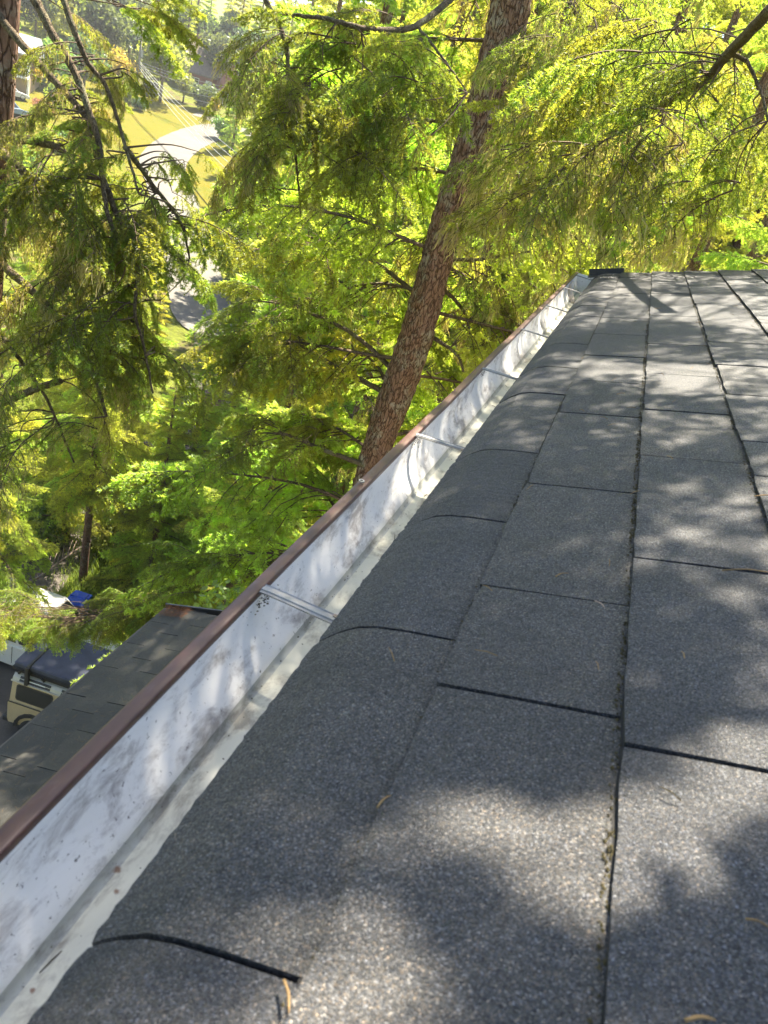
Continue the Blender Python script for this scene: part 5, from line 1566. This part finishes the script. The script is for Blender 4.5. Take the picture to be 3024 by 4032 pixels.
for i, (az, r_, s_) in enumerate([(-9, 34, 2.3), (-5, 38, 2.5), (-1.5, 33, 2.3), (1, 42, 2.7), (-12, 40, 2.5), (3.2, 36, 2.2), (6, 33, 2.2), (9, 36, 2.3), (-7, 48, 2.9), (-3, 52, 3.0), (-14.5, 46, 2.7), (-18, 50, 2.8), (-23, 66, 2.1), (-20.5, 58, 2.2), (-24.6, 92, 2.0), (-22, 110, 2.3)]):
    far_conifer(*pol(az, r_), s_, 'towering conifer closing the view behind the wood', 'towering conifers behind the wood', i + 2)
for i in range(46):
    az = -50 + 34 * ((i * 0.618 + 0.3) % 1.0); r_ = 152 + 60 * (i / 46)
    far_conifer(*pol(az, r_), r2.uniform(1.1, 1.9), 'far conifer on the hill behind the houses', 'conifers on the hill behind the houses', i)
for i, (px, py, s) in enumerate([(560, 470, 1.0), (610, 560, 0.9), (540, 600, 0.75), (500, 330, 0.9), (150, 470, 0.55), (90, 420, 0.6), (40, 500, 0.6), (230, 560, 0.5), (300, 620, 0.42), (60, 640, 0.5), (530, 380, 0.9), (330, 780, 0.4)]):
    p = ground_at(px, py); far_conifer(p.x, p.y, s, 'conifer beside the road or driveway further down the slope', 'conifers beside the road', i + 5)

# ------------------------------------------------------------------ broad-leaved trees and shrubs
def leaf_crown(seed, R_, n, size, mat, clumps=14, flat_=0.8, name='crown'):
    rg = np.random.default_rng(seed)
    c = rg.normal(0, 1, (clumps, 3)); c = unit(c) * (rg.random((clumps, 1)) ** 0.4) * 0.72 * R_; c[:, 2] *= flat_
    w = rg.integers(0, clumps, n)
    d = unit(rg.normal(0, 1, (n, 3))) * (rg.random((n, 1)) ** 0.35) * R_ * 0.40
    P = c[w] + d
    a = unit(rg.normal(0, 1, (n, 3)) + np.array([0, 0, 0.4])); b = unit(np.cross(a, rg.normal(0, 1, (n, 3))))
    s = size * rg.uniform(0.6, 1.3, (n, 1))
    V = np.stack([P - a * s * 0.1, P + a * s * 0.45 + b * s * 0.32, P + a * s, P + a * s * 0.45 - b * s * 0.32], 1).reshape(-1, 3)
    i4 = np.arange(n)[:, None] * 4
    F = np.concatenate([i4 + np.array([[0, 1, 2]]), i4 + np.array([[0, 2, 3]])], 0)
    return tri_mesh(name, V, F, [mat])
LC = {}
def shrub(name, cat, p, R_, label, mat, group=None, seed=0, tree_h=0.0, n=2600, size=0.16, flat_=0.8, clumps=14):
    root = empty(name, p); tag(root, label, cat, group)
    key = (mat, n, size, seed % 3, flat_)
    if key not in LC: LC[key] = leaf_crown(seed % 3 + 50, 1.0, n, size, M[mat], clumps, flat_, 'crown')
    o = link('crown', LC[key], root); o.location = (0, 0, tree_h + R_ * 0.72); o.scale = (R_, R_, R_); o.rotation_euler = (0, 0, seed * 2.1)
    r2 = random.Random(seed); mb = MB()
    top_ = tree_h + R_ * 0.9
    mb.tube([(0, 0, -0.3), (0.03, 0, top_ * 0.5), (0, 0.04, top_)], [0.06 + 0.05 * R_, 0.04 + 0.03 * R_, 0.02], 7)
    for k_ in range(6):
        a = k_ * 1.05 + seed; z0 = top_ * r2.uniform(0.4, 0.8)
        mb.tube([(0, 0, z0), (math.cos(a) * R_ * 0.4, math.sin(a) * R_ * 0.4, z0 + R_ * 0.35), (math.cos(a) * R_ * 0.75, math.sin(a) * R_ * 0.75, z0 + R_ * 0.5)], [0.03 * R_ + 0.015, 0.02 * R_ + 0.008, 0.006], 5)
    mb.build('trunk', M['limb'], root, True)
    return root
far_sh = [
    ('yellow_shrub', 'shrub', 258, 205, 3.0, 'round golden-yellow shrub left of the utility pole', 'leaf_yellow', 1, 1.2, 0.11),
    ('yellow_shrub', 'shrub', 62, 196, 2.0, 'small golden tree in front of the far tan house', 'leaf_yellow', 2, 1.0, 0.14),
    ('broadleaf_tree', 'tree', 105, 190, 3.4, 'pale round broad-leaved tree right of the far tan house', 'leaf', 3, 1.0, 0.14),
    ('broadleaf_tree', 'tree', 345, 222, 4.2, 'broad-leaved tree with forked trunk right of the pole', 'leaf', 4, 3.0, 0.13),
    ('broadleaf_tree', 'tree', 395, 222, 2.0, 'leafy tree in front of the red house', 'leaf', 5, 1.0, 0.13),
    ('broadleaf_tree', 'tree', 440, 240, 2.6, 'low leafy tree right of the red house wall', 'leaf_dark', 6, 0.2, 0.14),
    ('broadleaf_tree', 'tree', 180, 196, 3.6, 'dark leafy tree behind the upper lawn', 'leaf_dark', 7, 1.2, 0.13),
    ('broadleaf_tree', 'tree', 310, 190, 3.8, 'dark leafy tree directly behind the pole', 'leaf_dark', 8, 2.0, 0.13),
    ('shrub', 'shrub', 270, 222, 1.7, 'light green shrub at the foot of the pole', 'leaf', 9, 0.0, 0.15),
    ('shrub', 'shrub', 300, 240, 1.1, 'small shrub on the lawn edge below the pole', 'leaf_dark', 10, 0.0, 0.15),
    ('yellow_shrub', 'shrub', 460, 250, 1.2, 'slim golden shrub below the red house', 'leaf_yellow', 11, 0.6, 0.15),
    ('red_shrub', 'shrub', 92, 250, 1.3, 'reddish shrub right of the far parked cars', 'leaf_red', 12, 0.0, 0.16),
    ('shrub', 'shrub', 120, 224, 1.5, 'bright green shrub at the lawn top', 'leaf', 13, 0.0, 0.15),
    ('yellow_shrub', 'shrub', 218, 275, 1.3, 'yellow flowering shrub low on the lawn', 'leaf_yellow', 14, 0.0, 0.15),
    ('shrub', 'shrub', 150, 330, 1.8, 'leafy shrub below the lawn at left', 'leaf', 15, 0.0, 0.14),
    ('shrub', 'shrub', 40, 380, 2.2, 'broad leafy shrub at left edge beneath the far cars', 'leaf', 16, 0.0, 0.14),
    ('shrub', 'shrub', 480, 305, 2.0, 'leafy shrub right of the upper road bend', 'leaf', 17, 0.0, 0.14),
    ('shrub', 'shrub', 520, 520, 1.8, 'dark shrub along the right side of the road', 'leaf_dark', 18, 0.0, 0.14),
    ('shrub', 'shrub', 330, 480, 1.4, 'shrub along the left side of the road', 'leaf', 19, 0.0, 0.14),
    ('flowering_shrub', 'shrub', 585, 960, 1.2, 'pink flowering shrub seen between the fir limbs', 'petal', 20, 0.0, 0.12),
    ('flowering_shrub', 'shrub', 440, 900, 1.0, 'pink flowering shrub beside the driveway', 'petal', 21, 0.0, 0.12),
    ('shrub', 'shrub', 640, 800, 1.6, 'bright shrub left of the leaning trunk', 'leaf', 22, 0.0, 0.13),
    ('shrub', 'shrub', 480, 1130, 1.3, 'leafy shrub behind the low fir bough', 'leaf', 23, 0.0, 0.12),
    ('shrub', 'shrub', 60, 1180, 1.3, 'bright leafy shrub at left behind the fallen branch', 'leaf', 24, 0.2, 0.11),
    ('shrub', 'shrub', 250, 1190, 1.3, 'bright leafy shrub right of the bin and its thin tree', 'leaf', 25, 0.2, 0.11),
    ('shrub', 'shrub', 120, 1110, 1.6, 'bright leafy shrub beside the narrow driveway', 'leaf', 26, 0.3, 0.11),
    ('shrub', 'shrub', 330, 1150, 1.4, 'leafy shrub under the low conifers left of the gutter', 'leaf', 27, 0.2, 0.11),
    ('shrub', 'shrub', 20, 1080, 1.6, 'leafy shrub at left edge below the near limbs', 'leaf', 28, 0.3, 0.11),
]
for (nm, cat, px, py, R_, lab, mt, sd, th, sz) in far_sh:
    shrub(nm, cat, ground_at(px, py), R_, lab, mt, None, sd, th, 2600, sz)
for i in range(26):
    az = -52 + 26 * ((i * 0.618) % 1); r_ = 140 + 40 * ((i * 0.41) % 1)
    x, y = pol(az, r_)
    shrub('broadleaf_tree', 'tree', (x, y, terr(x, y)), r2.uniform(3.5, 5.5), 'dark broad-leaved tree of the wood behind the houses', 'leaf_dark', 'broad-leaved trees behind the houses', i, r2.uniform(2, 5), 2600, 0.14)
# shrubs growing against the lower roof and by the bin
for i, (p, R_, lab) in enumerate([(Vector((-1.9, 5.0, -4.2)), 0.62, 'leafy bush touching the far corner of the lower roof'),
                                  (Vector((-1.2, 5.3, -4.3)), 0.7, 'leafy bush behind the lower roof, close under the gutter'),
                                  (Vector((-2.45, 2.15, -4.05)), 0.24, 'thin yellow-leaved sprig at the lower roof edge')]):
    zb = terr(p.x, p.y)
    root = empty('bush', (p.x, p.y, zb)); tag(root, lab, 'bush')
    o = link('crown', leaf_crown(80 + i, R_, (1300, 1500, 90)[i], (0.06, 0.06, 0.035)[i], M['leaf' if i < 2 else 'grass'], 12, 1.0), root); o.location = (0, 0, p.z - zb)
    mb = MB(); r3 = random.Random(i)
    for k_ in range(5):
        a = k_ * 1.26
        mb.tube(smooth_path([(0.05 * math.cos(a), 0.05 * math.sin(a), 0), (0.1 * math.cos(a), 0.1 * math.sin(a), (p.z - zb) * 0.6), (R_ * 0.6 * math.cos(a), R_ * 0.6 * math.sin(a), p.z - zb + R_ * 0.4)], 8), 0.010, 5)
    mb.build('stem', M['limb'], root, True)

# dead branch lying by the bin
dr = smooth_path([ground_at(20, 1305) + Vector((0, 0, 0.5)), ground_at(70, 1298) + Vector((0, 0, 0.75)), ground_at(105, 1288) + Vector((0, 0, 1.0)), ground_at(150, 1262) + Vector((0, 0, 1.2))], 14)
d0 = dr[0].copy()
db = empty('fallen_branch', d0); tag(db, 'pale dead branch with bare twigs lying left of the blue bin', 'branch')
mb = MB(); mb.tube([p - d0 for p in dr], [0.05 - 0.035 * i / 13 for i in range(14)], 7); mb.build('stem', M['dead'], db, True)
r3 = random.Random(2)
for i in range(2, 14):
    for sgn in (-1, 1):
        t = (dr[min(i+1, 13)] - dr[i-1]).normalized(); s_ = t.cross(Vector((0, 0, 1))).normalized() * sgn
        e = dr[i] - d0 + (t * r3.uniform(0.3, 0.6) + s_ * r3.uniform(0.2, 0.5) + Vector((0, 0, r3.uniform(-0.1, 0.4)))) * r3.uniform(0.5, 1.0)
        q = MB(); q.tube([dr[i] - d0, (dr[i] - d0 + e) / 2 + Vector((0, 0, 0.04)), e], [0.014, 0.010, 0.004], 5); q.build('twig', M['dead'], db, True)

# tall grass by the bin and driveway
rg = np.random.default_rng(8)
n = 9000
gx = np.concatenate([rg.uniform(-15.5, -6, n // 2), rg.uniform(-13, -9, n // 2)]); gy = np.concatenate([rg.uniform(17.6, 24, n // 2), rg.uniform(16.6, 19.5, n // 2)])
keep = ~((gx > -12.2) & (gx < -11.0) & (gy < 17.1)); gx, gy = gx[keep], gy[keep]
gz = np.array([terr(x, y) for x, y in zip(gx, gy)])
P = np.stack([gx, gy, gz], 1); K = len(P)
h = rg.uniform(0.2, 0.65, (K, 1)); a = rg.uniform(0, 6.28, K); sv = np.stack([np.cos(a), np.sin(a), np.zeros(K)], 1) * 0.012
lean = rg.normal(0, 0.16, (K, 3)); lean[:, 2] = 0
mid = P + np.array([0, 0, 0.6]) * h + lean * 0.4 * h / 0.4; tip = P + np.array([0, 0, 1.0]) * h + lean * h / 0.4
V = np.stack([P - sv, P + sv, mid + sv * 0.7, mid - sv * 0.7, tip], 1).reshape(-1, 3); i5 = np.arange(K)[:, None] * 5
F = np.concatenate([i5 + np.array([[0, 1, 2]]), i5 + np.array([[0, 2, 3]]), i5 + np.array([[3, 2, 4]])], 0)
tag(link('grass', tri_mesh('grass', V, F, [M['grass']])), 'tall bright grass growing around the blue bin', 'grass', kind='stuff')

# white globe lamp at the wood's edge
p = ground_at(480, 225)
gl = empty('globe_lamp', p); tag(gl, 'small white globe lamp on a post at the far wood edge', 'lamp')
mb = MB(); mb.tube([(0, 0, -0.3), (0, 0, 1.5)], 0.05, 8); mb.build('post', M['rim'], gl, True)
mb = MB()
v = []; f = []
for i in range(9):
    for j in range(14):
        th_, ph = math.pi * (i + 0.02) / 8.04, 2 * math.pi * j / 14
        v.append((0.34 * math.sin(th_) * math.cos(ph), 0.34 * math.sin(th_) * math.sin(ph), 1.75 + 0.34 * math.cos(th_)))
for i in range(8):
    for j in range(14): f.append((i*14+j, (i+1)*14+j, (i+1)*14+(j+1)%14, i*14+(j+1)%14))
mb.add(v, f); mb.build('globe', M['whitetrim'], gl, True)

# ------------------------------------------------------------------ thin scattering volume, added to lift the far tones
hz = MB(); hz.box((-420, -60, -17.6), (420, 420, 34.0))
hm = bpy.data.materials.new('veil_volume'); hm.use_nodes = True
hn = hm.node_tree; hn.nodes.remove(hn.nodes['Principled BSDF'])
pv = hn.nodes.new('ShaderNodeVolumePrincipled')
pv.inputs['Color'].default_value = (0.95, 0.97, 1.0, 1)
pv.inputs['Density'].default_value = 0.0004
pv.inputs['Anisotropy'].default_value = 0.45
hn.links.new(pv.outputs[0], hn.nodes['Material Output'].inputs['Volume'])
tag(hz.build('veil_haze', hm), 'thin added volume lifting the far tones over the slope', 'veil_haze', kind='stuff')
